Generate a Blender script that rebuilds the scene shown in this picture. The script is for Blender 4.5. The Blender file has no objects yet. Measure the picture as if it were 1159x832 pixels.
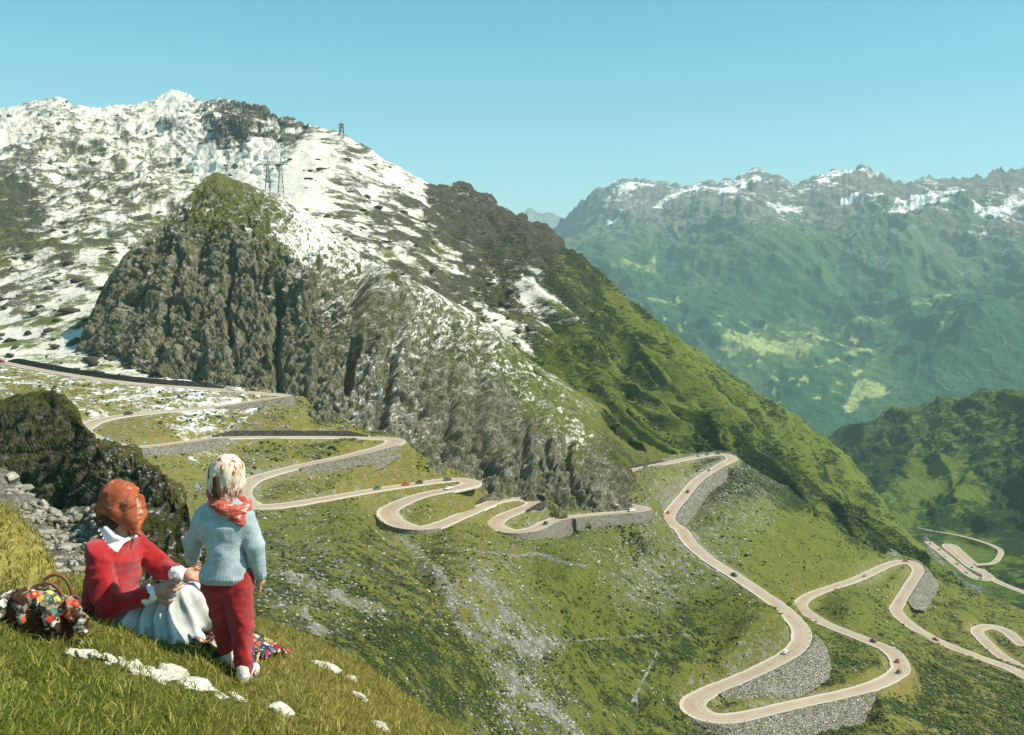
import bpy, bmesh, math, random, time
import numpy as np
from mathutils import Vector, Matrix
T0 = time.time()
random.seed(7)
RNG = np.random.default_rng(7)
SC = bpy.context.scene
COL = SC.collection
FOC, YH, CX = 1243.0, 340.0, 579.5      # survey constants of the view: focal length, horizon row, centre column

def at(px, py, Y):
    """survey point: direction (px,py) seen from the camera station, at depth Y metres"""
    return Vector(((px - CX) / FOC * Y, Y, (YH - py) / FOC * Y))

# ------------------------------------------------------------------ tagging
def tag(o, label=None, cat=None, group=None, kind=None):
    if label: o['label'] = label
    if cat: o['category'] = cat
    if group: o['group'] = group
    if kind: o['kind'] = kind
    return o

def empty(name, loc=(0, 0, 0), rotz=0, label=None, cat=None, group=None):
    o = bpy.data.objects.new(name, None)
    COL.objects.link(o)
    o.location = loc
    o.rotation_euler = (0, 0, rotz)
    return tag(o, label, cat, group)

def link(name, me, mat=None, parent=None):
    o = bpy.data.objects.new(name, me)
    COL.objects.link(o)
    if mat is not None:
        for m in (mat if isinstance(mat, (list, tuple)) else [mat]):
            me.materials.append(m)
    if parent is not None:
        o.parent = parent
    return o

def mesh_np(name, V, F, smooth=True):
    """mesh from numpy verts (n,3) and faces (m,3 or 4)"""
    V = np.asarray(V, dtype=np.float32); F = np.asarray(F, dtype=np.int32)
    me = bpy.data.meshes.new(name)
    me.vertices.add(len(V)); me.vertices.foreach_set('co', V.ravel())
    k = F.shape[1]
    me.loops.add(F.size); me.loops.foreach_set('vertex_index', F.ravel())
    me.polygons.add(len(F)); me.polygons.foreach_set('loop_start', np.arange(0, F.size, k, dtype=np.int32))
    me.update(calc_edges=True)
    if smooth:
        me.polygons.foreach_set('use_smooth', np.ones(len(F), dtype=bool))
    return me

def grid_faces(nr, nc, wrap=False):
    i = np.arange(nr - 1)[:, None]
    j = np.arange(nc if wrap else nc - 1)[None, :]
    j2 = (j + 1) % nc
    a = i * nc + j; b = i * nc + j2; c = (i + 1) * nc + j2; d = (i + 1) * nc + j
    return np.stack([a, b, c, d], -1).reshape(-1, 4)

def dup(src, loc=None, rot=None, scale=None, label=None, parent=None):
    c = src.copy(); COL.objects.link(c)
    c.parent = parent
    if loc is not None: c.location = loc
    if rot is not None: c.rotation_euler = rot
    if scale is not None: c.scale = scale
    if label: c['label'] = label
    for ch in list(src.children):
        dup(ch, parent=c)
    return c

# ------------------------------------------------------------------ noise
_perm = np.random.default_rng(3).permutation(256).astype(np.int32)
_perm = np.concatenate([_perm, _perm, _perm])
_g3 = np.random.default_rng(5).normal(size=(256, 3)); _g3 /= np.linalg.norm(_g3, axis=1)[:, None]
_g3 = _g3.astype(np.float32)

def pnoise(x, y, z):
    x = np.asarray(x, dtype=np.float64); y = np.asarray(y, dtype=np.float64) + 0 * x; z = np.asarray(z, dtype=np.float64) + 0 * x
    xi = np.floor(x).astype(np.int64); yi = np.floor(y).astype(np.int64); zi = np.floor(z).astype(np.int64)
    xf = (x - xi).astype(np.float32); yf = (y - yi).astype(np.float32); zf = (z - zi).astype(np.float32)
    u = xf * xf * xf * (xf * (xf * 6 - 15) + 10); v = yf * yf * yf * (yf * (yf * 6 - 15) + 10); w = zf * zf * zf * (zf * (zf * 6 - 15) + 10)
    out = 0
    for dx in (0, 1):
        wx = u if dx else 1 - u
        px_ = _perm[(xi + dx) & 255]
        for dy in (0, 1):
            wy = v if dy else 1 - v
            pxy = _perm[px_ + ((yi + dy) & 255)]
            for dz in (0, 1):
                wz = w if dz else 1 - w
                g = _g3[_perm[pxy + ((zi + dz) & 255)]]
                out = out + wx * wy * wz * (g[..., 0] * (xf - dx) + g[..., 1] * (yf - dy) + g[..., 2] * (zf - dz))
    return out * 1.6

def fbm(x, y, z, oct=4, gain=.5, lac=2.03, ridged=False):
    a, s, t = 1., 0., 0.
    for o in range(oct):
        n = pnoise(x + 17.3 * o, y - 9.1 * o, z + 5.7 * o)
        if ridged: n = 1 - 2 * np.abs(n)
        s = s + a * n; t += a
        a *= gain; x = x * lac; y = y * lac; z = z * lac
    return s / t

def sstep(a, b, x):
    t = np.clip((x - a) / (b - a), 0, 1)
    return t * t * (3 - 2 * t)

# ------------------------------------------------------------------ interpolation
def tps_fit(P, v, lam=1e-4):
    P = np.asarray(P, float); n = len(P)
    d = np.linalg.norm(P[:, None] - P[None], axis=2)
    K = np.where(d > 0, d * d * np.log(d + 1e-12), 0) + lam * np.eye(n)
    Q = np.c_[np.ones(n), P]
    A = np.block([[K, Q], [Q.T, np.zeros((3, 3))]])
    return P, np.linalg.solve(A, np.r_[v, 0, 0, 0])

def tps_eval(model, X, Y):
    P, w = model; n = len(P)
    sh = X.shape; X = X.ravel(); Y = Y.ravel(); out = np.empty(len(X))
    for k in range(0, len(X), 20000):
        x, y = X[k:k + 20000], Y[k:k + 20000]
        d2 = (x[:, None] - P[None, :, 0]) ** 2 + (y[:, None] - P[None, :, 1]) ** 2
        out[k:k + 20000] = (0.5 * d2 * np.log(d2 + 1e-12)) @ w[:n] + w[n] + w[n + 1] * x + w[n + 2] * y
    return out.reshape(sh)

class Depth:
    """smooth depth field of a landform from survey points (px,py,Y), linear filled from a coarse lattice"""
    def __init__(self, pts, lam=1e-4, box=(-200, 1400, 60, 960), step=4):
        pts = np.array(pts, float)
        self.m = tps_fit(pts[:, :2] / 100, np.log(pts[:, 2]), lam)
        self.box, self.step = box, step
        xs = np.arange(box[0], box[1] + step, step); ys = np.arange(box[2], box[3] + step, step)
        gx, gy = np.meshgrid(xs, ys)
        self.g = tps_eval(self.m, gx / 100, gy / 100)
    def __call__(self, px, py):
        x = np.clip((px - self.box[0]) / self.step, 0, self.g.shape[1] - 1.001); y = np.clip((py - self.box[2]) / self.step, 0, self.g.shape[0] - 1.001)
        i = x.astype(int); j = y.astype(int); fx = x - i; fy = y - j; g = self.g
        return np.exp((g[j, i] * (1 - fx) + g[j, i + 1] * fx) * (1 - fy) + (g[j + 1, i] * (1 - fx) + g[j + 1, i + 1] * fx) * fy)

def shepard(px, py, pts, p=3.0, eps=12.0):
    num = 0; den = 0
    for x, y, v in pts:
        w = ((px - x) ** 2 + (py - y) ** 2 + eps * eps) ** (-p / 2)
        num = num + w * v; den = den + w
    return num / den

def seg_dist(px, py, pts):
    d = np.full(np.shape(px), 1e9)
    for (x0, y0), (x1, y1) in zip(pts, pts[1:]):
        ex, ey = x1 - x0, y1 - y0
        t = np.clip(((px - x0) * ex + (py - y0) * ey) / (ex * ex + ey * ey), 0, 1)
        d = np.minimum(d, np.hypot(px - x0 - t * ex, py - y0 - t * ey))
    return d

def curve(pts):
    pts = np.array(pts, float)
    return lambda x: np.interp(x, pts[:, 0], pts[:, 1])

def catmull(P, per=8):
    P = [np.array(p, float) for p in P]
    P = [2 * P[0] - P[1]] + P + [2 * P[-1] - P[-2]]
    out = []
    for k in range(1, len(P) - 2):
        a, b, c, d = P[k - 1:k + 3]
        for i in range(per):
            t = i / per
            out.append(0.5 * (2 * b + (c - a) * t + (2 * a - 5 * b + 4 * c - d) * t * t + (3 * b - a - 3 * c + d) * t ** 3))
    out.append(P[-2])
    return np.array(out)

# ------------------------------------------------------------------ materials
class NT:
    def __init__(self, name):
        self.m = bpy.data.materials.new(name); self.m.use_nodes = True
        self.t = self.m.node_tree; self.t.nodes.clear()
        self.out = self.t.nodes.new('ShaderNodeOutputMaterial')
    def n(self, typ, **kw):
        o = self.t.nodes.new('ShaderNode' + typ)
        for k, v in kw.items(): setattr(o, k, v)
        return o
    def l(self, a, b): self.t.links.new(a, b)
    def val(self, sock, v):
        if isinstance(v, bpy.types.NodeSocket): self.l(v, sock)
        elif isinstance(v, (tuple, list)) and len(v) == 3 and sock.type == 'RGBA': sock.default_value = (*v, 1)
        else: sock.default_value = v
    def math(self, op, a, b=None, clamp=False):
        o = self.n('Math', operation=op, use_clamp=clamp); self.val(o.inputs[0], a)
        if b is not None: self.val(o.inputs[1], b)
        return o.outputs[0]
    def mix(self, f, a, b):
        o = self.n('Mix', data_type='RGBA'); self.val(o.inputs[0], f); self.val(o.inputs[6], a); self.val(o.inputs[7], b)
        return o.outputs[2]
    def mul(self, a, b):
        o = self.n('Mix', data_type='RGBA', blend_type='MULTIPLY'); o.inputs[0].default_value = 1; self.val(o.inputs[6], a); self.val(o.inputs[7], b)
        return o.outputs[2]
    def pos(self, scale=(1, 1, 1), obj=False, rot=(0, 0, 0)):
        c = self.n('TexCoord').outputs['Object'] if obj else self.n('NewGeometry').outputs['Position']
        mp = self.n('Mapping'); mp.inputs['Scale'].default_value = scale; mp.inputs['Rotation'].default_value = rot
        self.l(c, mp.inputs['Vector']); return mp.outputs[0]
    def noise(self, vec, scale, detail=4, rough=.55, lo=.0, hi=1.0):
        o = self.n('TexNoise'); self.val(o.inputs['Vector'], vec); o.inputs['Scale'].default_value = scale
        o.inputs['Detail'].default_value = detail; o.inputs['Roughness'].default_value = rough
        return o.outputs['Fac'] if (lo, hi) == (0., 1.) else self.ramp1(o.outputs['Fac'], lo, hi)
    def ramp1(self, v, lo, hi, a=0., b=1., smooth=True):
        o = self.n('MapRange', interpolation_type='SMOOTHSTEP' if smooth else 'LINEAR'); self.val(o.inputs[0], v)
        o.inputs[1].default_value = lo; o.inputs[2].default_value = hi; o.inputs[3].default_value = a; o.inputs[4].default_value = b
        return o.outputs[0]
    def voro(self, vec, scale, feature='F1', out='Distance'):
        o = self.n('TexVoronoi', feature=feature); self.val(o.inputs['Vector'], vec); o.inputs['Scale'].default_value = scale
        return o.outputs[out]
    def attr(self, name):
        return self.n('Attribute', attribute_name=name)
    def bump(self, h, strength=.5, dist=.1, normal=None):
        o = self.n('Bump'); o.inputs['Strength'].default_value = strength; o.inputs['Distance'].default_value = dist; self.l(h, o.inputs['Height'])
        if normal is not None: self.l(normal, o.inputs['Normal'])
        return o.outputs[0]
    def bsdf(self, color, rough=.8, normal=None, spec=.2, **kw):
        b = self.n('BsdfPrincipled'); self.val(b.inputs['Base Color'], color); self.val(b.inputs['Roughness'], rough)
        b.inputs['Specular IOR Level'].default_value = spec
        for k, v in kw.items(): self.val(b.inputs[k.replace('_', ' ')], v)
        if normal is not None: self.l(normal, b.inputs['Normal'])
        self.l(b.outputs[0], self.out.inputs['Surface']); return self.m

def simple_mat(name, col, rough=.6, var=.25, scale=8., spec=.3, bump=0., metallic=0.):
    t = NT(name); p = t.pos(obj=True)
    n = t.noise(p, scale, 4)
    c = t.mix(n, tuple(x * (1 - var) for x in col), tuple(min(1, x * (1 + var)) for x in col))
    nb = t.bump(t.noise(p, scale * 4, 3), bump, .01) if bump else None
    return t.bsdf(c, rough, nb, spec, Metallic=metallic)

def srgb(r, g, b):
    f = lambda c: ((c / 255 + .055) / 1.055) ** 2.4 if c > 10 else c / 255 / 12.92
    return (f(r), f(g), f(b))
# ================================================================== ROAD SURVEY
ROAD = [(1200,792,545.3),(1150,760,579.0),(1105,743,597.8),(1060,725,619.1),(1031,708,641.2),(1014,692,664.0),(1018,681,680.2),(1031,660,712.9),(1039,645,738.3),(1027,636,754.7),(1006,639,739.0),(968,656,675.4),(921,672,623.5),(906,683,593.7),(911,692,572.7),(934,706,542.6),(976,723,510.0),(1006,736,487.5),(1018,751,463.7),(1014,763,446.0),(976,780,421.3),(892,799,394.4),(828,813,376.3),(794,809,377.4),(783,796,386.2),(803,782,395.6),(849,763,408.4),(896,738,427.2),(907,717,445.6),(891,694,467.9),(866,675,488.5),(830,651,516.6),(803,634,538.8),(781,615,565.8),(771,600,589.5),(756,586,613.6),(775,560,675.4),(790,543,722.9),(815,527,773.8),(828,519,802.2),(815,514,820.8),(790,517,801.4),(760,523,766.1),(700,536,700.2),(672,548,650.2),(690,566,588.3),(728,577,555.2),(680,582,531.8),(630,588,507.4),(605,599,474.1),(583,602,464.2),(562,597,469.8),(561,589,481.2),(586,578,496.9),(605,571,506.9),(598,566,515.1),(574,565,513.5),(549,572,487.5),(524,583,452.7),(487,597,414.6),(455,595,414.2),(438,583,428.9),(447,571,437.0),(480,559,450.0),(515,553,462.0),(534,547,476.0),(515,543,484.0),(480,547,471.0),(430,554,444.0),(370,564,402.3),(320,572,378.5),(287,573,372.9),(272,562,385.4),(282,545,408.0),(330,530,429.4),(400,515,450.9),(440,504,469.3),(446,498,480.7),(420,496,481.2),(350,495,468.9),(250,496,443.3),(200,502,407.2),(150,507,380.8),(115,500,388.9),(92,490,403.6),(95,483,415.4),(120,474,440.0),(180,466,462.0),(240,462,476.0),(300,452,492.0),(322,448,500.0),(300,446,503.5),(250,441,506.0),(150,434,507.0),(70,423,520.0),(0,410,546.0),(-60,400,568.0)]
LOOP = [(1230,770,566),(1190,770,585),(1159,757,606),(1131,741,634),(1111,722,668),(1106,713,690),(1120,709,704),(1140,716,694),(1159,731,668),(1200,752,640)]
LOWER = [(1050,613,1330),(1062,622,1290),(1080,637,1240),(1100,652,1190),(1115,657,1175),(1118,651,1195),(1100,642,1225),(1085,630,1270),(1072,619,1320),(1076,616,1335),(1092,630,1285),(1110,645,1225),(1126,657,1180),(1170,675,1120)]
FARLANE = [(1036,597,1480),(1050,600,1450),(1080,605,1400),(1105,611,1350),(1126,618,1310),(1133,624,1290),(1130,632,1262),(1122,638,1240),(1104,639,1236)]

def road_samples(pts, step=1.0, smooth=10):
    C = catmull([(p[0], p[1], math.log(p[2])) for p in pts], 16)
    W = np.array([at(x, y, math.exp(l)) for x, y, l in C])
    s = np.r_[0, np.cumsum(np.linalg.norm(np.diff(W[:, :2], axis=0), axis=1))]
    q = np.arange(0, s[-1], step)
    R = np.stack([np.interp(q, s, W[:, k]) for k in range(3)], 1)
    k = np.exp(-0.5 * (np.arange(-3 * smooth, 3 * smooth + 1) / smooth) ** 2); k /= k.sum()
    zp = np.pad(R[:, 2], 3 * smooth, mode='reflect', reflect_type='odd')
    R[:, 2] = np.convolve(zp, k, 'valid')
    sm = 2; k = np.exp(-0.5 * (np.arange(-6, 7) / sm) ** 2); k /= k.sum()
    for c in (0, 1):
        R[:, c] = np.convolve(np.pad(R[:, c], 6, mode='reflect', reflect_type='odd'), k, 'valid')
    return R
def curvature(R, h=6):
    a = R[np.clip(np.arange(len(R)) - h, 0, len(R) - 1), :2]; b = R[:, :2]; c = R[np.clip(np.arange(len(R)) + h, 0, len(R) - 1), :2]
    u = b - a; v = c - b
    ang = np.arctan2(u[:, 0] * v[:, 1] - u[:, 1] * v[:, 0], (u * v).sum(1) + 1e-9)
    return ang / h
RS = {'main': road_samples(ROAD), 'loop': road_samples(LOOP), 'lower': road_samples(LOWER, 2.), 'far': road_samples(FARLANE, 2.)}
def widths(R, base=6.1):
    w = base + 2.6 * np.clip(np.abs(curvature(R)) / .1, 0, 1)
    k = np.ones(25) / 25
    return np.convolve(np.pad(w, 12, mode='edge'), k, 'valid')
RW = {'main': widths(RS['main']), 'loop': widths(RS['loop']), 'lower': widths(RS['lower'], 8.2), 'far': widths(RS['far'], 4.2)}
def proj(V):
    V = np.asarray(V)
    return CX + FOC * V[..., 0] / V[..., 1], YH - FOC * V[..., 2] / V[..., 1]


# walls and stone banks along the road: from, to (road survey marks), outward direction, height, batter, kind, label
WALLS = [
 ((794,809),(976,780),(0,-1),6.8,.9,'bank','long rough stone bank under the lowest wide hairpin of the road'),
 ((803,782),(907,717),(.6,-.8),5.5,.9,'bank','grey stone bank below the bend above the lowest hairpin'),
 ((1018,681),(1027,636),(1,.1),6.0,.8,'bank','pale grey stone bank round the outside of the far right bend'),
 ((771,600),(820,521),(1,-.5),7.0,.6,'bank','pale boulder bank on the right of the road climbing to the top corner'),
 ((728,577),(583,602),(0,-1),6.5,.2,'masonry','long pale masonry wall with a dark drain slot below the middle road'),
 ((330,530),(440,504),(0,-1),3.8,.25,'masonry','stone wall under the straight road that climbs right behind the girl'),
 ((250,496),(115,500),(0,-1),3.6,.3,'masonry','grey stone wall under the left hairpin near the dark crag'),
 ((222,464),(300,446),(.3,-1),(.8,6.0),.2,'masonry','dark wall with a bright rounded end below the upper hairpin'),
 ((561,589),(600,600),(-.3,-1),3.6,.2,'masonry','low dark wall around the outside of the small S bend'),
 ((487,597),(440,578),(-.4,-1),2.6,.2,'masonry','low stone wall round the left end of the middle S bend'),
]
UPWALLS = [
 ((250,441),(0,410),(0,1),2.6,'dark retaining wall along the uphill edge of the top road'),
 ((250,496),(420,496),(0,1),2.4,'dark retaining wall behind the level road below the upper hairpin'),
 ((586,578),(549,572),(0,1),2.2,'dark cut wall behind the top of the small S bend'),
 ((690,535),(750,524),(0,1),1.6,'low stone wall above the road beside the grassy shoulder'),
]
_main = RS['main']
def mark(px, py):
    q = np.array(ROAD); k = int(np.argmin(np.hypot(q[:, 0] - px, q[:, 1] - py)))
    w = np.array(at(*ROAD[k])); return int(np.argmin(np.hypot(_main[:, 0] - w[0], _main[:, 1] - w[1])))
_tan = np.gradient(_main[:, :2], axis=0); _tan /= np.linalg.norm(_tan, axis=1)[:, None]
_lft = np.stack([-_tan[:, 1], _tan[:, 0]], 1)
WALLH = np.zeros((2, len(_main))); WALLB = np.full((2, len(_main)), .3)      # [left, right] height and batter
WSEG = []
for a_, b_, dv, h_, bt, kd, lb in WALLS:
    i0, i1 = sorted((mark(*a_), mark(*b_)))
    n = i1 - i0 + 1
    ramp = np.minimum(1, np.minimum(np.arange(n), np.arange(n)[::-1]) / (10. if kd == 'bank' else 5.))
    if kd != 'bank': ramp = .0 + np.minimum(1, np.minimum(np.arange(n), np.arange(n)[::-1]) / 12.)
    if kd == 'bank': ramp = np.minimum(1, np.minimum(np.arange(n), np.arange(n)[::-1]) / 16.) * 1.2 - .2
    hh = (np.interp(np.linspace(0, 1, n), [0, 1], h_) if isinstance(h_, tuple) else h_) * (.25 + .75 * ramp)
    sd = 1 if (_lft[i0:i1 + 1] @ np.array(dv)).mean() > 0 else -1
    WSEG.append((i0, i1, sd, hh, bt, kd, lb))
    c = 0 if sd > 0 else 1
    WALLH[c, i0:i1 + 1] = np.maximum(WALLH[c, i0:i1 + 1], hh); WALLB[c, i0:i1 + 1] = bt

# ================================================================== SHEETS
HEIGHT = {}; EXTRA = {}
def landform(name, x0, x1, dx, top, bot, rows, depth, disp=None, masks=None, mat=None, back=(14, .02, .6), roads=(), label=None, post=None, yfade=0.):
    """a landform as one relief mesh: columns across, rows from foot to crest, then a far side that falls away behind the crest"""
    xs = np.arange(x0, x1 + dx, dx)
    t = np.linspace(0, 1, rows)[:, None]
    px = np.repeat(xs[None, :], rows, 0)
    py = bot(xs)[None, :] * (1 - t) + top(xs)[None, :] * t
    Y = depth(px, py)
    nb, grow, fall = back
    k = np.arange(1, nb + 1)[:, None]
    dY = Y[-1][None, :] * grow * (k / nb) ** 1.3 * nb / 6
    Yb = Y[-1][None, :] + dY
    zt = (YH - py[-1]) / FOC * Y[-1]
    zb = zt[None, :] - fall * dY * (0.25 + 0.75 * k / nb)
    X = np.concatenate([(px - CX) / FOC * Y, (xs[None, :] - CX) / FOC * Yb], 0)
    Z = np.concatenate([(YH - py) / FOC * Y, zb], 0)
    pxa = np.concatenate([px, np.repeat(xs[None, :], nb, 0)], 0); pya = np.concatenate([py, np.repeat(py[-1:], nb, 0)], 0)
    Y = np.concatenate([Y, Yb], 0)
    V = np.stack([X, Y, Z], -1)
    nr, nc = X.shape
    # distance to roads, and the road height beside each vertex
    rd = np.full(X.shape, 1e3); rz = np.zeros(X.shape); rw = np.full(X.shape, 6.); ri = np.full(X.shape, -1)
    for r in roads:
        R, Wd = RS[r], RW[r]
        qx, qy = proj(R)
        for i in range(0, len(R)):
            c0 = int((qx[i] - x0) / dx); sx = int(22 * FOC / R[i, 1] / dx) + 2
            a, b = max(0, c0 - sx), min(nc, c0 + sx + 1)
            if a >= b: continue
            sub = np.s_[:, a:b]
            cc = min(max(c0, 0), nc - 1)
            tr = (qy[i] - bot(xs[cc])) / (top(xs[cc]) - bot(xs[cc])) * (rows - 1)
            sy = int(46 / abs(top(xs[cc]) - bot(xs[cc])) * rows) + 3
            r0, r1 = int(max(0, tr - sy)), int(min(nr, tr + sy))
            if r0 >= r1: continue
            sub = np.s_[r0:r1, a:b]
            d = np.hypot(X[sub] - R[i, 0], Y[sub] - R[i, 1])
            m = d < rd[sub]
            rd[sub] = np.where(m, d, rd[sub]); rz[sub] = np.where(m, R[i, 2], rz[sub]); rw[sub] = np.where(m, Wd[i], rw[sub]); ri[sub] = np.where(m, i if r == 'main' else -1, ri[sub])
    near = sstep(rw * .5 + 1.2, rw * .5 + 9., rd)            # 0 on the road bench, 1 clear of it
    if disp is not None:
        gu = np.gradient(V, axis=1); gv = np.gradient(V, axis=0)
        N = np.cross(gu, gv); N /= np.linalg.norm(N, axis=-1)[..., None] + 1e-9
        D = disp(pxa, pya, V, N)
        V = V + D * near[..., None]
    if len(roads):
        f = sstep(rw * .5 + 1.0, rw * .5 + 5.0, rd)
        V[..., 2] = V[..., 2] * f + (rz - .25) * (1 - f)
        if 'main' in roads:
            k_ = np.clip(ri, 0, None)
            lat = (V[..., 0] - _main[k_, 0]) * _lft[k_, 0] + (V[..., 1] - _main[k_, 1]) * _lft[k_, 1]
            c_ = (lat < 0).astype(int)
            h_, b_ = WALLH[c_, k_], WALLB[c_, k_]
            u = rd - (rw * .5 + .7)
            lim = rz - .4 - np.minimum(np.maximum(u, 0) / b_, h_) + np.maximum(u - b_ * h_ - .5, 0) * .35
            V[..., 2] = np.where((ri >= 0) & (h_ > .2) & (u > 0), np.minimum(V[..., 2], lim), V[..., 2])
    if post is not None: V = post(pxa, pya, V)
    me = mesh_np(name, V.reshape(-1, 3), grid_faces(nr, nc))
    if masks is not None:
        A, B = masks(pxa, pya, V, rd)
        for nm, M in (('mask', A), ('tone', B)):
            at_ = me.color_attributes.new(nm, 'FLOAT_COLOR', 'POINT')
            arr = np.ones((nr * nc, 4), dtype=np.float32)
            for i, m in enumerate(M): arr[:, i] = np.clip(np.broadcast_to(m, X.shape).ravel(), -1, 2)
            at_.data.foreach_set('color', arr.ravel())
    o = link(name, me, mat)
    o['kind'] = 'structure'
    if label: o['label'] = label
    HEIGHT[name] = (V, xs, rows, top, bot)
    EXTRA[name] = (rd, A, B) if masks is not None else None
    return o

def land_point(name, px, py):
    """surface point of a landform seen at (px,py), after relief"""
    V, xs, rows, top, bot = HEIGHT[name]
    i = int(np.clip(np.searchsorted(xs, px), 1, V.shape[1] - 1))
    c = V[:rows, i]
    qx, qy = proj(c)
    j = int(np.argmin(np.abs(qy - py)))
    return Vector(c[j].tolist())

# ------------------------------------------------------------------ terrain material
def terrain_mat(name, sc, grass, dry, dark, rock, rock2, snow=(.86, .85, .84), bump=.6, bdist=1., aniso=2.2, fine=1., snowsoft=.16, shear=0.):
    """masks: R snow cover, G bare rock cover, B dark shrub cover; tone: R dry yellow grass, G pale stones"""
    t = NT(name)
    p = t.pos((1, 1, aniso), rot=(0, shear, 0)); pf = t.pos()
    a = t.n('SeparateColor'); t.l(t.attr('mask').outputs['Color'], a.inputs[0])
    b = t.n('SeparateColor'); t.l(t.attr('tone').outputs['Color'], b.inputs[0])
    nA = t.noise(p, 1 / (14 * sc), 6, .62, .28, .72)
    nB = t.noise(p, 1 / (4.2 * sc), 6, .65, .28, .72)
    nC = t.noise(p, 1 / (1.3 * sc), 5, .65, .25, .75)
    nD = t.noise(pf, 1 / (45 * sc), 4, .55, .3, .7)
    def cover(m, n, soft=.14):
        s = t.math('ADD', m, n)
        return t.ramp1(s, 1 - soft, 1 + soft)
    mixn = t.math('ADD', t.math('MULTIPLY', nA, .45), t.math('MULTIPLY', nB, .55))
    mixf = t.math('ADD', t.math('MULTIPLY', nB, .5), t.math('MULTIPLY', nC, .5))
    g = t.mix(t.math('MULTIPLY', nC, .6), grass, tuple(x * .55 for x in grass))
    g = t.mix(t.math('MULTIPLY', nD, .35), g, tuple(x * 1.5 for x in grass))
    g = t.mix(cover(b.outputs[0], mixf, .4), g, dry)
    g = t.mix(cover(a.outputs[2], mixn, .16), g, t.mix(nC, dark, tuple(x * 1.9 for x in dark)))
    r = t.mix(nB, rock, rock2)
    r = t.mix(t.math('MULTIPLY', nC, .5), r, tuple(x * .45 for x in rock))
    c = t.mix(cover(a.outputs[1], mixf, .16), g, r)
    st = t.voro(p, 1 / (1.6 * sc))
    stones = t.math('MULTIPLY', t.ramp1(st, .42, .30), cover(b.outputs[1], mixf, .12))
    c = t.mix(stones, c, t.mix(nB, (.42, .40, .37), (.62, .60, .56)))
    nz = t.n('SeparateXYZ'); t.l(t.n('NewGeometry').outputs['Normal'], nz.inputs[0])
    slope = t.math('MULTIPLY', t.math('SUBTRACT', nz.outputs[2], .78), .45)
    mixs = t.math('ADD', t.math('ADD', t.math('MULTIPLY', nA, .34), t.math('MULTIPLY', nB, .38)), t.math('MULTIPLY', nC, .28))
    sn = cover(t.math('ADD', a.outputs[0], slope), t.math('ADD', t.math('MULTIPLY', mixs, 1.5), -.25), snowsoft)
    sn = t.math('MULTIPLY', sn, t.ramp1(a.outputs[0], .02, .08))
    c = t.mix(sn, c, snow)
    h = t.math('ADD', t.math('MULTIPLY', nB, .7), t.math('MULTIPLY', nC, .45))
    h = t.math('ADD', h, t.math('MULTIPLY', stones, .35))
    bm = t.math('MULTIPLY', t.math('SUBTRACT', 1, t.math('MULTIPLY', sn, .75)), 1)
    h = t.math('MULTIPLY', h, bm)
    nb = t.bump(h, bump, bdist)
    return t.bsdf(c, .92, nb, .1)

def rot_disp(N, amt): return N * amt[..., None]

# ------------------------------------------------------------------ far range across the valley
far_top = curve([(400,330),(560,300),(600,272),(620,258),(650,235),(665,222),(680,213),(690,209),(700,207),(718,206),(735,208),(752,211),(770,216),(785,214),(800,211),(815,206),(830,207),(840,201),(850,196),(857,193),(864,197),(872,201),(885,208),(900,212),(915,209),(925,204),(936,200),(947,193),(960,194),(972,191),(985,197),(1000,203),(1012,206),(1030,210),(1045,202),(1060,198),(1075,201),(1090,201),(1100,198),(1112,200),(1122,192),(1132,187),(1145,190),(1160,189),(1200,182),(1300,186),(1400,200)])
_ft = far_top
def far_top(x):
    x = np.asarray(x, float); j = np.abs(pnoise(x / 13., 0 * x + .3, 0 * x)) * 11 + np.abs(pnoise(x / 5.2, 0 * x + 4.3, 0 * x)) * 5 + np.abs(pnoise(x / 2.3, 0 * x + 8.3, 0 * x)) * 1.4
    return _ft(x) - 4.5 + j
far_depth = Depth([(400,330,9500),(400,500,6000),(560,300,9600),(620,258,9400),(700,207,9000),(770,216,8800),(857,193,8800),(960,195,8500),(1060,198,8200),(1160,189,8000),(1350,190,7800),(640,330,7800),(700,300,7400),(700,380,6300),(760,280,7600),(830,260,7500),(800,330,6500),(850,380,5900),(820,405,5600),(880,415,5450),(930,405,5500),(900,440,5000),(960,460,4700),(960,500,4300),(940,300,6900),(950,360,6100),(1050,290,6700),(1050,360,5700),(1030,430,5000),(1150,290,6300),(1150,380,5200),(1150,450,4500),(1300,300,6000),(1300,480,4300),(800,500,4700),(900,560,3900),(1100,560,3700)], 1e-3)
def far_disp(px, py, V, N):
    x, y, z = V[..., 0] / 1000, V[..., 1] / 1000, V[..., 2] / 1000
    hi = sstep(320, 205, py)
    r1 = fbm(x * .75 + .45 * z, y * .55, z * .5, 5, .55, ridged=True)
    r2 = fbm(x * 3.1, y * 2.4, z * 2.2, 4, .6, ridged=True)
    crest = sstep(60, 0, py - far_top(px))
    amt = 270 * (r1 - .3) * (1 - .8 * crest) * (0.35 + .65 * sstep(470, 380, py)) + (70 * (r2 - .3) * (.35 + .65 * hi) + 14 * (fbm(x * 9, y * 7, z * 7, 3, .6, ridged=True) - .3)) * (1 - .6 * crest)
    D = rot_disp(N, amt)
    j = fbm(px / 15, py / 22, px * 0, 4, .6, ridged=True)
    D[..., 2] += 10 * (j - .35) * crest
    return D
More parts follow.
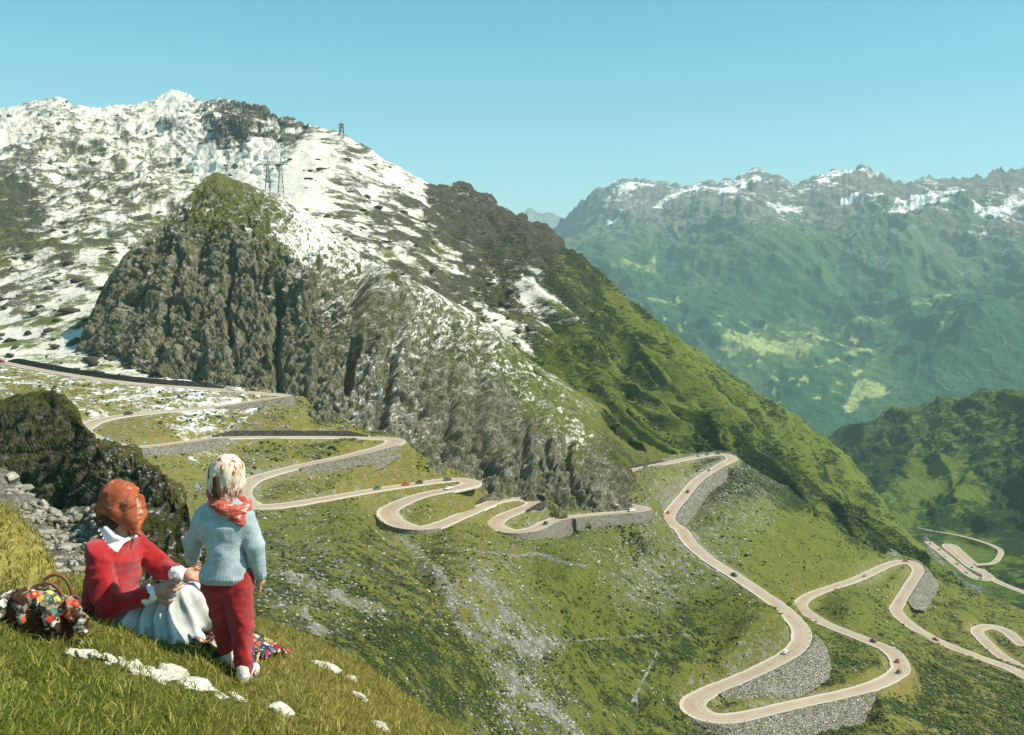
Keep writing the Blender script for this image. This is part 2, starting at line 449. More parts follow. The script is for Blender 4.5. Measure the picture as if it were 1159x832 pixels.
def far_masks(px, py, V, rd):
    snow = shepard(px, py, [(640,240,.12),(690,215,.62),(730,212,.55),(700,240,.5),(660,250,.3),(760,225,.5),(800,217,.55),(840,213,.85),(860,210,.6),(880,225,.5),(890,236,.75),(945,203,.75),(930,235,.4),(975,205,.35),(990,230,.55),(1010,215,.15),(1060,235,.9),(1030,248,.75),(1085,225,.6),(1100,210,.2),(1130,244,.8),(1155,238,.7),(1150,205,.1),(1110,240,.4),(800,240,.2),(750,250,.1),(700,262,.05),(640,275,.0),(840,255,.05),(900,265,0),(980,262,.05),(1050,275,.0),(1150,275,.0),(800,320,-.4),(650,320,-.4),(950,320,-.4),(1100,330,-.4)], 4, 7) * .8 - .24
    wfx = px + 5 * fbm(px / 12, py / 12, px * 0, 3); wfy = py + 4 * fbm(px / 10 + 7, py / 10, px * 0, 3)
    for pts, wd in (([(1003,252),(1040,243),(1085,228)], 6), ([(1108,250),(1158,238)], 6), ([(870,233),(905,238)], 5), ([(818,223),(840,214),(858,208)], 7), ([(930,212),(945,204),(962,197)], 5), ([(955,237),(1000,224)], 4), ([(688,249),(704,240)], 4), ([(742,233),(775,220),(800,216)], 4), ([(1015,240),(1075,222)], 4), ([(690,214),(740,210)], 5), ([(1060,232),(1090,222)], 6), ([(975,196),(992,200)], 4)):
        snow = np.maximum(snow, .64 * sstep(wd * 1.3, wd * .2, seg_dist(wfx, wfy, pts)))
    rock = shepard(px, py, [(650,235,.7),(720,215,.9),(800,220,.9),(860,210,.95),(950,210,.95),(1050,215,.95),(1150,210,.95),(700,265,.45),(800,255,.5),(900,260,.45),(1000,265,.4),(1100,275,.45),(700,320,.12),(800,320,.15),(900,330,.1),(1050,330,.15),(1150,330,.12),(850,430,0),(950,450,0)], 4, 15)
    forest = shepard(px, py, [(650,300,.25),(700,280,.2),(750,320,.75),(700,350,.8),(800,300,.4),(850,340,.85),(900,300,.35),(950,380,.9),(1000,330,.7),(1050,300,.35),(1100,400,.95),(1150,430,.95),(1150,330,.55),(1050,420,.9),(780,380,.85),(820,392,.7),(900,450,.9),(960,500,.9),(850,415,.0),(900,410,.0),(990,440,.3)], 4, 12)
    pxo, pyo = px, py
    px = px + 9 * fbm(pxo / 16, pyo / 9, pxo * 0, 4, .6); py = py + 6 * fbm(pxo / 14 + 9, pyo / 8, pxo * 0, 4, .6)
    valley = np.maximum.reduce([sstep(13, 3, seg_dist(px, py, [(825,407),(860,410),(910,414)])), .9 * sstep(10, 3, seg_dist(px, py, [(960,470),(975,450),(998,456)])), .7 * sstep(8, 2, seg_dist(px, py, [(895,392),(940,398),(985,405)])), .6 * sstep(7, 1, seg_dist(px, py, [(705,318),(740,312)])), .6 * sstep(7, 1, seg_dist(px, py, [(745,358),(770,352)])), .5 * sstep(8, 1, seg_dist(px, py, [(940,385),(985,370),(1130,335)])), .6 * sstep(6, 1, seg_dist(px, py, [(1065,385),(1085,380)]))])
    px, py = pxo, pyo
    valley = valley * (.55 + .6 * sstep(-.25, .2, fbm(px / 9, py / 5, px * 0, 4, .6)))
    valley = np.maximum(valley, .8 * sstep(1015, 960, px) * sstep(.16, .34, fbm(px / 15 + 3, py / 7, px * 0, 4, .55)) * sstep(360, 385, py) * sstep(480, 450, py))
    forest = forest * (1 - valley) - .6 * valley
    return (snow, rock * (1 - valley) - .3 * valley, forest), (valley * 1.6 - .3 + 0 * px, -.5 + 0 * px)
M_far = terrain_mat('far_range_ground', 14, (.082, .140, .052), (.34, .40, .14), (.016, .060, .024), (.13, .13, .10), (.30, .28, .24), (.9, .87, .82), bump=.7, bdist=16, aniso=1.3)
landform('far_mountains', 400, 1400, 1.2, far_top, curve([(400, 520), (1400, 600)]), 330, far_depth, far_disp, far_masks, M_far, (14, .03, .5))
# faint last range
landform('distant_peak', 540, 720, 1.5, curve([(540,275),(575,262),(590,246),(600,241),(608,243),(616,246),(622,244),(640,256),(680,270),(720,280)]), curve([(540, 330), (720, 330)]), 50, lambda px, py: 21000 - (py - 240) * 30,
         lambda px, py, V, N: rot_disp(N, 160 * fbm(V[..., 0] / 900, V[..., 1] / 900, V[..., 2] / 900, 4, ridged=True)),
         lambda px, py, V, rd: ((.1 + 0 * px, .8 + 0 * px, .3 + 0 * px), (-.5 + 0 * px, -.5 + 0 * px)), M_far, (8, .02, .5))

# ------------------------------------------------------------------ wooded spur right of the gorge
spur_top = curve([(860,560),(925,500),(950,489),(975,480),(1000,471),(1030,464),(1060,458),(1085,455),(1110,452),(1140,449),(1160,446),(1300,430),(1400,430)])
spur_depth = Depth([(860,560,2500),(925,500,2600),(950,489,2600),(1000,471,2450),(1060,458,2300),(1159,447,2050),(1350,430,1800),(960,520,2200),(975,550,1850),(1000,575,1650),(1040,600,1470),(1080,606,1400),(1130,620,1310),(1060,520,1900),(1060,560,1680),(1159,520,1700),(1159,570,1480),(1159,630,1240),(1050,613,1330),(1080,637,1240),(1115,657,1175),(1118,651,1195),(1092,630,1285),(1122,638,1240),(1159,700,1050),(1060,700,1000),(960,700,1000),(900,650,1200),(1000,640,1170),(1300,560,1300),(1300,700,1000),(1400,500,1500),(860,700,950)], 1e-3)
def spur_disp(px, py, V, N):
    x, y, z = V[..., 0] / 100, V[..., 1] / 100, V[..., 2] / 100
    f = sstep(612, 590, py)
    amt = 34 * (fbm(x * .7 + z * .5, y * .45, z * .4, 4, ridged=True) - .3) * f + 5 * fbm(x * 3, y * 3, z * 3, 4) * (.3 + .7 * f)
    return rot_disp(N, amt)
def spur_masks(px, py, V, rd):
    forest = shepard(px, py, [(960,500,.9),(1000,490,.75),(1060,475,.7),(1120,470,.75),(1159,465,.7),(1000,530,.95),(980,560,.9),(1010,575,.55),(1050,560,.1),(1080,545,.2),(1100,560,.45),(1060,510,.75),(1110,520,.8),(1150,520,.7),(1150,560,.95),(1110,590,.95),(1060,592,.85),(1150,610,.95),(1100,620,.3),(1085,615,.5),(1150,650,.7),(1110,665,.45),(1050,640,.4)], 4, 10) - .14
    stream = sstep(5, 1, seg_dist(px, py, [(1048,610),(1058,628),(1072,645),(1090,660),(1110,668)]))
    wall = sstep(4, 1, seg_dist(px, py, [(1050,612),(1066,618),(1090,635),(1112,652)]))
    return (-.5 + 0 * px, .1 + .7 * np.maximum(stream, wall * .5), forest), (.15 + 0 * px, -.1 + stream * .9)
M_spur = terrain_mat('spur_ground', 3.2, (.165, .225, .030), (.25, .26, .05), (.024, .050, .010), (.16, .15, .13), (.33, .31, .28), bump=1., bdist=7, aniso=1.4)
landform('wooded_spur', 860, 1400, 1.2, spur_top, curve([(860, 720), (1400, 720)]), 260, spur_depth, spur_disp, spur_masks, M_spur, (12, .03, .5), roads=('lower', 'far'))

# ------------------------------------------------------------------ snow mountain and its long green ridge
snow_top = curve([(-160,135),(-60,128),(0,125),(20,121),(40,115),(55,114),(68,111),(76,117),(85,122),(110,125),(140,120),(155,119),(170,115),(185,108),(195,104),(202,103),(212,109),(225,117),(235,115),(247,114),(265,118),(290,122),(315,132),(340,139),(360,144),(385,151),(410,164),(430,177),(455,192),(480,205),(500,206),(520,207),(540,215),(560,224),(575,235),(600,247),(615,257),(630,270),(640,283),(655,293),(668,310),(685,325),(700,334),(725,352),(750,374),(775,391),(800,409),(825,425),(850,444),(875,458),(900,474),(925,493),(950,510),(968,532),(985,549),(1000,570),(1015,590),(1030,607),(1045,622),(1060,640),(1100,690)])
snow_depth = Depth([(-160,135,2300),(-160,300,950),(-160,420,540),(0,430,530),(0,405,566),(100,430,524),(200,440,518),(280,450,514),(0,350,715),(0,300,900),(0,250,1150),(0,200,1500),(0,125,2300),(68,111,2300),(110,180,1650),(110,350,650),(100,280,950),(200,250,1050),(200,180,1600),(202,103,2400),(140,120,2300),(300,180,1300),(300,122,1900),(385,151,1500),(400,220,1100),(480,205,1350),(480,280,1000),(560,225,1380),(560,300,1080),(560,350,930),(630,270,1400),(610,370,960),(655,295,1400),(700,335,1380),(690,400,1080),(750,375,1350),(760,450,1010),(700,470,900),(800,410,1350),(800,480,1000),(850,445,1300),(850,530,920),(760,510,880),(900,475,1250),(900,550,930),(950,510,1200),(950,580,910),(985,550,1120),(1000,610,860),(1015,590,1020),(1045,622,980),(1060,640,940),(1100,690,900),(1000,680,800),(850,650,760),(600,480,780),(400,400,640),(250,330,760)], 1e-3)
def snow_disp(px, py, V, N):
    x, y, z = V[..., 0] / 100, V[..., 1] / 100, V[..., 2] / 100
    rockz = shepard(px, py, [(560,260,1.6),(620,300,1.5),(560,330,1.2),(640,380,1.1),(480,280,.8),(280,135,1.2),(100,200,1.1),(60,150,.8),(150,230,1.),(200,150,.8),(300,190,.25),(50,300,.9),(150,300,.8),(100,380,.45),(30,420,.25),(800,450,1.1),(900,510,1.),(1000,590,.6),(700,430,1.),(400,220,.5)], 4, 20)
    dist = np.clip(V[..., 1] / 1000, .45, 2.2)
    crest = sstep(0, 40, py - snow_top(px))
    amt = 22 * (fbm(x * .55 + z * .5, y * .4, z * .3, 5, .55, ridged=True) - .3) * (.15 + .85 * crest) * sstep(.45, 1.0, dist) + 5.5 * (fbm(x * 2.6, y * 2.2, z * 1.6 + x, 4, .6, ridged=True) - .3) + 1.6 * fbm(x * 9, y * 9, z * 12, 3)
    ac = -.67 * px + .74 * py + 6 * fbm(px / 90, py / 90, px * 0, 3); al = .74 * px + .67 * py
    ridge = fbm(ac / 19, al / 330, px * 0 + 2.2, 2, .45, ridged=True)
    gul = 30 * (ridge - .25) * crest * sstep(500, 640, px + .25 * (py - 300))
    for a, b, w, dp in (((655,300),(880,525),10,13),((700,345),(940,560),9,12),((765,395),(985,590),8,9),((540,222),(700,430),12,10)):
        dd = seg_dist(px + 8 * fbm(px / 40, py / 40, px * 0, 2), py, [a, b]); gul = gul - dp * sstep(w, 0, dd) * crest
    bare = sstep(.5, .75, shepard(px, py, [(520,235,1),(560,240,1),(600,270,1),(630,300,1),(560,300,.9),(600,320,.9),(640,360,.5),(280,140,1),(480,280,.3),(700,400,0),(400,200,0),(450,250,.1),(700,340,.1),(560,360,.2),(200,200,0)], 4, 15))
    crk = 0
    for fr, dp, wd in ((2.2, 9., .10), (5.5, 4.5, .12)):
        crk = crk - dp * np.exp(-np.abs(pnoise(x * fr + z * fr * .4, y * fr * .7, z * fr * .35 + fr)) / wd)
    return rot_disp(N, amt * rockz * np.clip(dist, .5, 2) + gul + crk * bare)
def snow_masks(px, py, V, rd):
    snow = shepard(px, py, [(20,150,.95),(60,130,.8),(110,150,.9),(160,135,.85),(200,115,1.1),(240,125,.7),(275,140,.22),(300,140,.30),(330,150,.5),(250,150,.55),(200,165,.85),(100,190,.62),(80,165,.62),(60,215,.75),(150,180,.72),(130,215,.55),(170,205,.6),(210,205,.8),(230,180,1.05),(300,175,1.1),(350,185,1.1),(380,170,.75),(400,165,.45),(420,190,.75),(450,200,.85),(470,215,.8),(430,220,.7),(400,230,.62),(460,245,.42),(500,215,.15),(480,270,.30),(440,265,.4),(500,300,.32),(520,330,.36),(560,225,.2),(525,250,-.1),(580,245,.0),(560,290,-.35),(620,290,-.3),(640,340,-.5),(550,340,.42),(575,355,.6),(600,375,.5),(620,395,.3),(640,420,-.1),(680,400,-.6),(760,430,-1),(900,520,-1),(1000,600,-1),(30,190,.55),(15,225,.1),(10,255,.0),(40,245,.35),(70,260,.75),(120,260,.72),(30,285,.3),(60,290,.35),(110,290,.45),(160,265,.6),(40,320,.65),(100,330,.7),(150,310,.6),(20,360,.6),(80,380,.62),(130,400,.62),(180,425,.6),(220,435,.55),(10,405,.45),(60,420,.5),(-100,200,.6),(-100,350,.6)], 5, 7)
    snow = snow - .10 * sstep(330, 200, px) * sstep(.0, .9, snow) + .03 + .16 * fbm((px * .9 + py * .45) / 26, (py * .9 - px * .3) / 9, px * 0, 4, .6)
    X_, Y_, Z_ = V[..., 0] / 100, V[..., 1] / 100, V[..., 2] / 100
    ribs = fbm(X_ * 2.6, Y_ * 2.2, Z_ * 1.6 + X_, 4, .6, ridged=True)
    snow = snow + .17 - .50 * sstep(.26, .66, ribs) * sstep(1.1, .75, snow) * (.55 + .45 * sstep(430, 330, py))
    rock = .24 * sstep(.3, .6, ribs) * sstep(560, 480, px) + shepard(px, py, [(560,250,.75),(610,280,.7),(520,260,.6),(560,320,.5),(640,330,.35),(480,270,.4),(280,140,.6),(100,200,.4),(40,300,.35),(60,400,.2),(200,430,.2),(700,400,.05),(800,450,.03),(900,520,.0),(690,350,.2),(300,190,.3),(1000,600,0)], 4, 15)
    dark = shepard(px, py, [(540,240,.75),(600,260,.75),(640,300,.62),(580,300,.72),(560,330,.7),(620,350,.6),(650,400,.45),(680,330,.55),(700,420,.22),(740,390,.3),(740,440,.12),(800,430,.25),(780,480,.3),(850,470,.22),(850,520,.5),(830,530,.7),(900,500,.15),(900,560,.6),(950,540,.2),(960,590,.6),(1000,590,.25),(1030,620,.3),(280,140,.6),(100,200,.5),(15,240,.7),(30,295,.6),(100,290,.4),(480,270,.6),(100,380,.25),(200,250,.3)], 4, 12)
    ac = -.67 * px + .74 * py; al = .74 * px + .67 * py
    dark = dark + sstep(520, 600, px) * (.9 * fbm(ac / 7, al / 110, px * 0, 4, .6) + .12)
    dry = shepard(px, py, [(540,240,.5),(600,270,.6),(15,240,.7),(640,310,.5),(700,340,.45),(740,400,.25),(800,440,.3),(900,500,.3),(700,430,.35),(100,390,.35),(30,300,.6)], 3, 15)
    return (snow, rock, dark), (dry, -.3 + 0 * px)
M_snow = terrain_mat('snow_mountain_ground', 1.5, (.165, .225, .034), (.28, .26, .07), (.030, .046, .012), (.085, .072, .050), (.185, .165, .125), (.68, .635, .555), bump=1., bdist=2.6, aniso=2.6, snowsoft=.2)
landform('snow_mountain', -160, 1100, 1.25, snow_top, curve([(-160, 440), (0, 436), (100, 440), (200, 452), (300, 470), (500, 470), (700, 520), (850, 640), (1000, 690), (1100, 720)]), 330, snow_depth, snow_disp, snow_masks, M_snow, (14, .03, .5))

# ------------------------------------------------------------------ dark rock bluff with the grassy shoulder
bluff_top = curve([(70,430),(85,400),(97,372),(106,352),(110,340),(118,322),(125,312),(137,296),(150,281),(168,262),(190,246),(205,232),(220,214),(232,201),(245,195),(258,199),(270,205),(300,214),(320,222),(340,234),(360,250),(380,268),(400,281),(420,294),(445,308),(470,319),(495,333),(520,345),(540,357),(560,372),(580,388),(600,402),(625,422),(650,440),(675,455),(700,465),(730,473),(760,480),(780,493),(795,506),(815,522)])
bluff_bot = curve([(70,440),(100,400),(150,420),(200,432),(260,462),(330,480),(400,505),(480,550),(545,580),(600,592),(660,605),(690,605),(720,570),(815,545)])
bluff_depth = Depth([(70,430,560),(110,345,590),(110,390,566),(150,281,600),(150,405,548),(200,412,534),(260,443,516),(330,448,513),(400,482,498),(480,527,502),(545,553,517),(600,563,528),(660,577,540),(690,568,562),(245,196,650),(300,215,670),(340,235,685),(380,268,700),(470,320,750),(560,372,810),(600,402,840),(700,465,890),(760,480,900),(795,506,880),(815,522,860),(200,330,578),(190,246,620),(300,330,574),(300,400,534),(350,290,600),(400,400,562),(420,330,620),(500,430,590),(500,380,650),(560,430,660),(560,500,565),(600,480,640),(620,520,580),(680,530,610),(660,470,740),(640,500,640),(700,500,790),(720,530,740),(740,505,830),(790,512,850)], 5e-4)
def bluff_rock(px, py):
    r = shepard(px, py, [(150,350,1),(250,230,.55),(250,300,1),(350,260,.5),(350,330,1),(430,360,.9),(450,430,1),(540,400,.75),(540,460,1),(600,520,1),(680,550,1),(680,520,.7),(620,440,.25),(660,470,.1),(720,490,.05),(700,520,.15),(780,510,.05),(580,410,.4),(200,420,1),(400,470,1)], 4, 12)
    return r
def bluff_disp(px, py, V, N):
    x, y, z = V[..., 0] / 10, V[..., 1] / 10, V[..., 2] / 10
    R = bluff_rock(px, py)
    crest = sstep(0, 22, py - bluff_top(px))
    amt = 8.5 * (fbm(x * .42 - .12 * z, y * .35, z * .10, 4, .5, ridged=True) - .35) + 4.6 * (fbm(x * 1.3 - .8 * z, y * 1.2, z * .45, 4, .65, ridged=True) - .3) + 2.6 * (fbm(x * 3.4 - 2.2 * z, y * 3.2, z * 1.4, 4, .7, ridged=True) - .3)
    wob = 7 * fbm(px / 22, py / 30, px * 0, 3)
    for fr, dp, wd in ((.55, 4.2, .07), (1.3, 2.2, .08), (2.9, 1.1, .10)):
        n_ = pnoise(x * fr - .35 * z * fr, y * fr, z * fr * .22 + fr); amt = amt - dp * np.exp(-np.abs(n_) / wd)
    q_ = (z * 10 + 3.5 * fbm(x * .5, y * .5, z * .5, 3) * 3 + .25 * x * 10) / 6.5
    amt = amt - 1.7 * ((q_ % 1.0) ** 2.2) * (.4 + .6 * sstep(-.2, .3, fbm(x * .3 + 9, y * .3, z * .3, 2)))
    for pts, w, dp in (([(415,290),(410,330),(402,380),(392,440)], 9, 19), ([(545,365),(549,420),(545,480),(552,540)], 10, 20), ([(452,352),(442,420),(430,485)], 7, 10), ([(588,425),(582,480),(590,552)], 8, 11), ([(642,470),(640,520),(650,572)], 8, 10), ([(520,370),(508,440),(502,520)], 6, 8), ([(318,330),(312,390),(318,445)], 8, 8), ([(205,290),(190,350),(178,400)], 8, 6), ([(500,350),(480,420),(470,500)], 7, 6), ([(262,300),(258,360),(266,420)], 6, 5), ([(615,430),(606,480),(622,540)], 7, 6)):
        amt = amt - dp * sstep(w, 0, seg_dist(px + wob, py, pts))
    amt = amt + 11 * (fbm(x * .34 - .06 * z + 3, y * .2, z * .045, 3, .5, ridged=True) - .3) * sstep(380, 450, px)
    for pts, w, dp in (([(430,300),(428,360),(420,430)], 14, 7), ([(575,400),(580,460),(590,540)], 16, 7), ([(350,300),(345,370),(352,440)], 12, 5)):
        amt = amt + dp * sstep(w, 0, seg_dist(px + wob, py, pts))
    return rot_disp(N, amt * (.12 + .88 * R) * (.2 + .8 * crest))
def bluff_masks(px, py, V, rd):
    R = bluff_rock(px, py)
    snow = shepard(px, py, [(245,205,-.1),(200,245,.25),(160,285,.3),(230,240,.28),(270,260,.34),(250,290,.22),(300,245,.26),(335,258,.7),(352,270,.8),(372,284,.6),(320,250,.5),(300,300,.16),(380,275,.55),(400,292,.5),(440,310,.45),(480,335,.42),(520,352,.45),(550,372,.45),(580,395,.4),(610,425,.34),(640,445,.2),(430,440,.36),(455,400,.5),(478,372,.46),(440,360,.2),(500,420,.22),(200,350,.03),(300,380,.08),(130,340,.12),(350,420,.1),(550,470,.15),(600,500,.14),(680,540,.1),(660,470,.25),(660,490,.36),(700,480,-.2),(740,490,-.3),(700,510,-.2),(780,500,-.3),(530,400,.3),(560,410,.35)], 4, 8)
    dark = shepard(px, py, [(245,215,.55),(200,300,.7),(150,360,.8),(200,390,.8),(280,360,.8),(350,360,.7),(320,420,.7),(430,400,.55),(520,440,.6),(560,480,.62),(610,520,.65),(680,550,.75),(690,520,.75),(620,430,.3),(660,460,.12),(720,490,.12),(770,500,.35),(650,500,.5),(420,330,.5)], 4, 12)
    dry = shepard(px, py, [(245,210,.55),(300,240,.4),(660,460,.55),(720,480,.65),(760,495,.6),(600,420,.4),(200,350,.0),(500,450,.1)], 3, 15)
    return (snow + .03 * R, R * .70, dark - .16), (dry, np.where(R < .3, .15, -.1))
M_bluff = terrain_mat('bluff_ground', 1.0, (.115, .150, .030), (.23, .225, .055), (.040, .054, .016), (.155, .145, .078), (.46, .43, .31), (.74, .71, .65), bump=1., bdist=2.6, aniso=.6, shear=.7)
landform('rock_bluff', 70, 815, 1.0, bluff_top, bluff_bot, 330, bluff_depth, bluff_disp, bluff_masks, M_bluff, (12, .025, .5))

# ------------------------------------------------------------------ hillside that carries the road
hill_top = curve([(-160,392),(-60,396),(0,405),(70,417),(150,428),(250,436),(300,441),(326,443),(345,449),(360,455),(380,458),(395,468),(403,482),(425,488),(450,493),(465,506),(480,519),(495,528),(520,535),(545,545),(575,552),(600,557),(625,566),(650,572),(680,563),(690,548),(700,531),(730,524),(760,516),(790,511),(815,509),(830,512),(845,524),(860,533),(880,545),(900,554),(925,569),(950,583),(975,598),(1000,612),(1020,627),(1040,633),(1050,642),(1060,655),(1085,664),(1110,674),(1135,683),(1159,692),(1220,720),(1400,760)])
_hp = [(p[0], p[1], p[2]) for p in ROAD[::1]] + [LOOP[i] for i in (1, 3, 5, 7, 9)]
hill_pts = _hp + [(-160,392,590),(-160,600,260),(-160,880,110),(0,520,330),(0,620,210),(0,880,95),(60,560,290),(150,620,230),(150,750,150),(300,640,235),(300,740,160),(300,880,100),(400,600,320),(400,680,225),(400,780,160),(400,890,120),(500,640,320),(500,740,235),(500,890,165),(600,650,385),(600,740,300),(600,890,215),(560,628,368),(660,640,395),(700,620,495),(740,640,505),(700,700,425),(700,780,345),(700,890,255),(800,700,455),(760,690,452),(820,740,414),(770,760,392),(760,840,335),(760,900,285),(850,900,300),(1000,900,320),(1159,900,380),(1250,880,430),(1100,820,430),(1050,780,470),(1159,820,470),(860,600,640),(900,600,680),(950,620,700),(850,560,720),(850,530,800),(900,556,840),(950,585,820),(1000,614,800),(1040,633,790),(1060,656,785),(1110,676,790),(1160,694,770),(1250,730,720),(1400,760,700),(1400,880,520),(1090,690,720),(960,690,570),(980,690,600),(950,745,460),(900,770,418),(345,452,511),(395,470,507),(425,489,500),(470,510,492),(495,530,492),(575,553,530),(650,573,545),(690,550,600),(740,545,640),(720,560,600),(740,600,520),(650,600,490),(560,620,385),(520,600,405),(420,640,270),(300,600,310),(350,590,340),(760,560,640)]
hill_depth = Depth(hill_pts, 2e-4)
def hill_disp(px, py, V, N):
    x, y, z = V[..., 0] / 10, V[..., 1] / 10, V[..., 2] / 10
    rough = shepard(px, py, [(350,660,1.3),(450,680,1.2),(500,760,1.),(560,700,1.),(650,680,.7),(720,640,1.3),(700,740,.7),(850,600,.7),(820,580,1.1),(900,600,.7),(950,640,.6),(1050,760,.6),(950,700,.4),(200,450,1.1),(300,475,.2),(150,480,.3),(80,460,.8),(270,465,.3),(290,485,.2),(310,478,.2),(340,470,.25),(240,485,.25),(300,500,.3),(350,540,.7),(480,610,.8),(420,510,.7),(620,620,.8),(850,730,.6),(1050,690,.6)], 4, 20)
    nr = np.clip(V[..., 1] / 420, .3, 1.2)
    amt = 3.6 * fbm(x * .22 + .1 * z, y * .2, z * .2, 4, .55) + 1.7 * (fbm(x * .75, y * .7, z * .9, 4, .6, ridged=True) - .35) + .55 * fbm(x * 3.2, y * 3.2, z * 3.2, 3)
    g = 0
    for pts, w, dp in (([(470,640),(520,700),(570,760),(600,800),(620,850)], 12, 3.5), ([(840,535),(900,566),(960,600),(1000,622)], 6, 6), ([(880,600),(960,640)], 8, 2)):
        g = g - dp * sstep(w, 0, seg_dist(px + 5 * fbm(px / 30, py / 30, px * 0, 2), py, pts))
    return rot_disp(N, (amt * rough + g) * nr)
def hill_masks(px, py, V, rd):
    rock = shepard(px, py, [(330,650,.42),(380,640,.42),(350,680,.42),(440,610,.3),(330,610,.3),(420,660,.36),(480,680,.28),(520,690,.45),(560,700,.5),(600,740,.5),(600,720,.45),(540,660,.45),(590,790,.5),(620,800,.42),(500,720,.1),(450,740,.15),(520,780,.18),(650,670,.1),(700,620,.35),(730,640,.6),(760,660,.55),(720,660,.55),(690,645,.4),(770,620,.5),(800,640,.45),(640,760,.1),(700,720,.05),(700,790,.15),(800,700,.05),(860,590,.42),(830,570,.5),(790,590,.45),(850,570,.45),(900,600,.05),(950,640,.0),(960,690,.0),(900,640,.0),(870,620,.1),(1000,690,.1),(1090,690,.15),(1050,780,.05),(1150,720,.1),(120,445,.35),(200,450,.5),(150,462,.4),(60,440,.3),(250,450,.45),(280,475,.45),(240,480,.4),(330,500,.1),(200,490,.1),(300,490,.3),(350,465,.2),(310,515,.36),(340,545,.3),(290,520,.4),(400,530,.1),(450,520,.05),(520,570,.05),(500,610,.25),(400,590,.1),(80,465,.25),(320,640,.45),(870,740,.3),(980,660,.3),(380,610,.35)], 4, 9)
    dark = shepard(px, py, [(350,650,.55),(400,620,.45),(420,700,.6),(470,740,.65),(520,740,.55),(400,680,.55),(500,790,.6),(550,800,.5),(460,640,.5),(560,650,.3),(650,640,.2),(650,700,.35),(700,720,.45),(780,720,.55),(830,700,.35),(760,780,.5),(640,780,.45),(700,680,.3),(800,665,.3),(850,720,.3),(860,600,.2),(900,600,.15),(940,610,.15),(880,640,.25),(950,640,.2),(970,690,.35),(930,750,.55),(1000,800,.5),(1060,780,.6),(1120,800,.6),(1100,700,.4),(1050,690,.35),(845,530,.8),(900,562,.75),(960,598,.7),(200,450,.3),(300,470,.35),(140,480,.15),(60,445,.4),(380,505,.45),(420,510,.45),(480,575,.1),(500,560,.1),(420,550,.2),(350,590,.35),(450,610,.45),(480,640,.5),(740,545,.2),(720,595,.3),(700,600,.35),(600,620,.3)], 4, 10)
    dry = shepard(px, py, [(140,480,.7),(100,445,.6),(300,460,.6),(380,470,.65),(340,505,.5),(420,500,.5),(480,575,.3),(400,560,.4),(350,600,.45),(450,620,.5),(500,680,.55),(560,660,.45),(420,690,.45),(500,760,.4),(650,640,.15),(650,720,.2),(750,690,.1),(740,540,.45),(800,580,.2),(880,600,.15),(950,640,.1),(930,700,.2),(930,750,.45),(1050,790,.6),(1120,780,.6),(1000,690,.2),(1100,690,.35),(620,760,.35)], 3, 12)
    stones = shepard(px, py, [(330,660,.45),(380,690,.3),(300,640,.4),(420,680,.25),(560,700,.4),(600,780,.5),(730,650,.45),(800,620,.4),(200,452,.4),(280,480,.4),(140,445,.35),(900,600,.0),(950,650,-.1),(800,700,.0),(1000,690,.15),(850,580,.35),(1050,740,.15),(520,740,.2),(650,690,.1),(700,760,.05),(1000,800,.0)], 4, 12)
    snow = shepard(px, py, [(150,445,.38),(220,450,.42),(280,455,.35),(100,440,.3),(240,475,.3),(60,430,.3),(20,420,.3),(300,500,-.3),(150,500,-.3),(350,460,-.1),(500,560,-.6),(800,600,-.8),(300,650,-.6),(40,470,-.2)], 4, 10)
    path = sstep(2.2, .8, seg_dist(px, py, [(505,617),(530,622),(560,627),(600,630),(640,637),(662,641)])) + .8 * sstep(2.4, .8, seg_dist(px, py, [(715,795),(728,770),(745,735)])) + .7 * sstep(1.6, .6, seg_dist(px, py, [(560,728),(680,724),(780,722)]))
    gul = sstep(9, 2, seg_dist(px + 6 * fbm(px / 16, py / 16, px * 0, 3), py, [(985,606),(1005,622),(1018,630)]))
    wx = px + 9 * fbm(px / 18, py / 18, px * 0, 3); wy = py + 6 * fbm(px / 14 + 5, py / 14, px * 0, 3)
    strk = 0
    for pts, wd in (([(455,606),(500,660),(540,700),(585,732),(612,740)], 9), ([(545,650),(570,690),(600,722),(640,737)], 9), ([(572,752),(612,792),(655,835)], 9), ([(330,650),(380,672),(430,690)], 10), ([(345,690),(362,716)], 8), ([(520,700),(556,730)], 4), ([(330,745),(420,800),(470,835)], 5)):
        strk = np.maximum(strk, sstep(wd, wd * .2, seg_dist(wx, wy, pts)))
    rock = rock * .8
    cut = sstep(9.5, 5, rd) * .22 + .30 * strk
    rock = np.maximum(rock, np.maximum(path * .9, gul * .45)) + cut
    return (snow, rock, dark * (1 - .6 * sstep(10, 5, rd)) * (1 - .7 * strk)), (dry + .2 * sstep(12, 5, rd), np.maximum(stones + .18 * strk, gul * .5))
M_hill = terrain_mat('hillside_ground', .75, (.155, .178, .030), (.30, .245, .068), (.024, .036, .010), (.19, .18, .14), (.44, .42, .37), bump=1., bdist=1.1, aniso=1.3)
landform('hillside', -160, 1400, 1.05, hill_top, curve([(-160, 880), (1400, 900)]), 440, hill_depth, hill_disp, hill_masks, M_hill, (12, .02, .6), roads=('main', 'loop'))
print('terrain', round(time.time() - T0, 1))
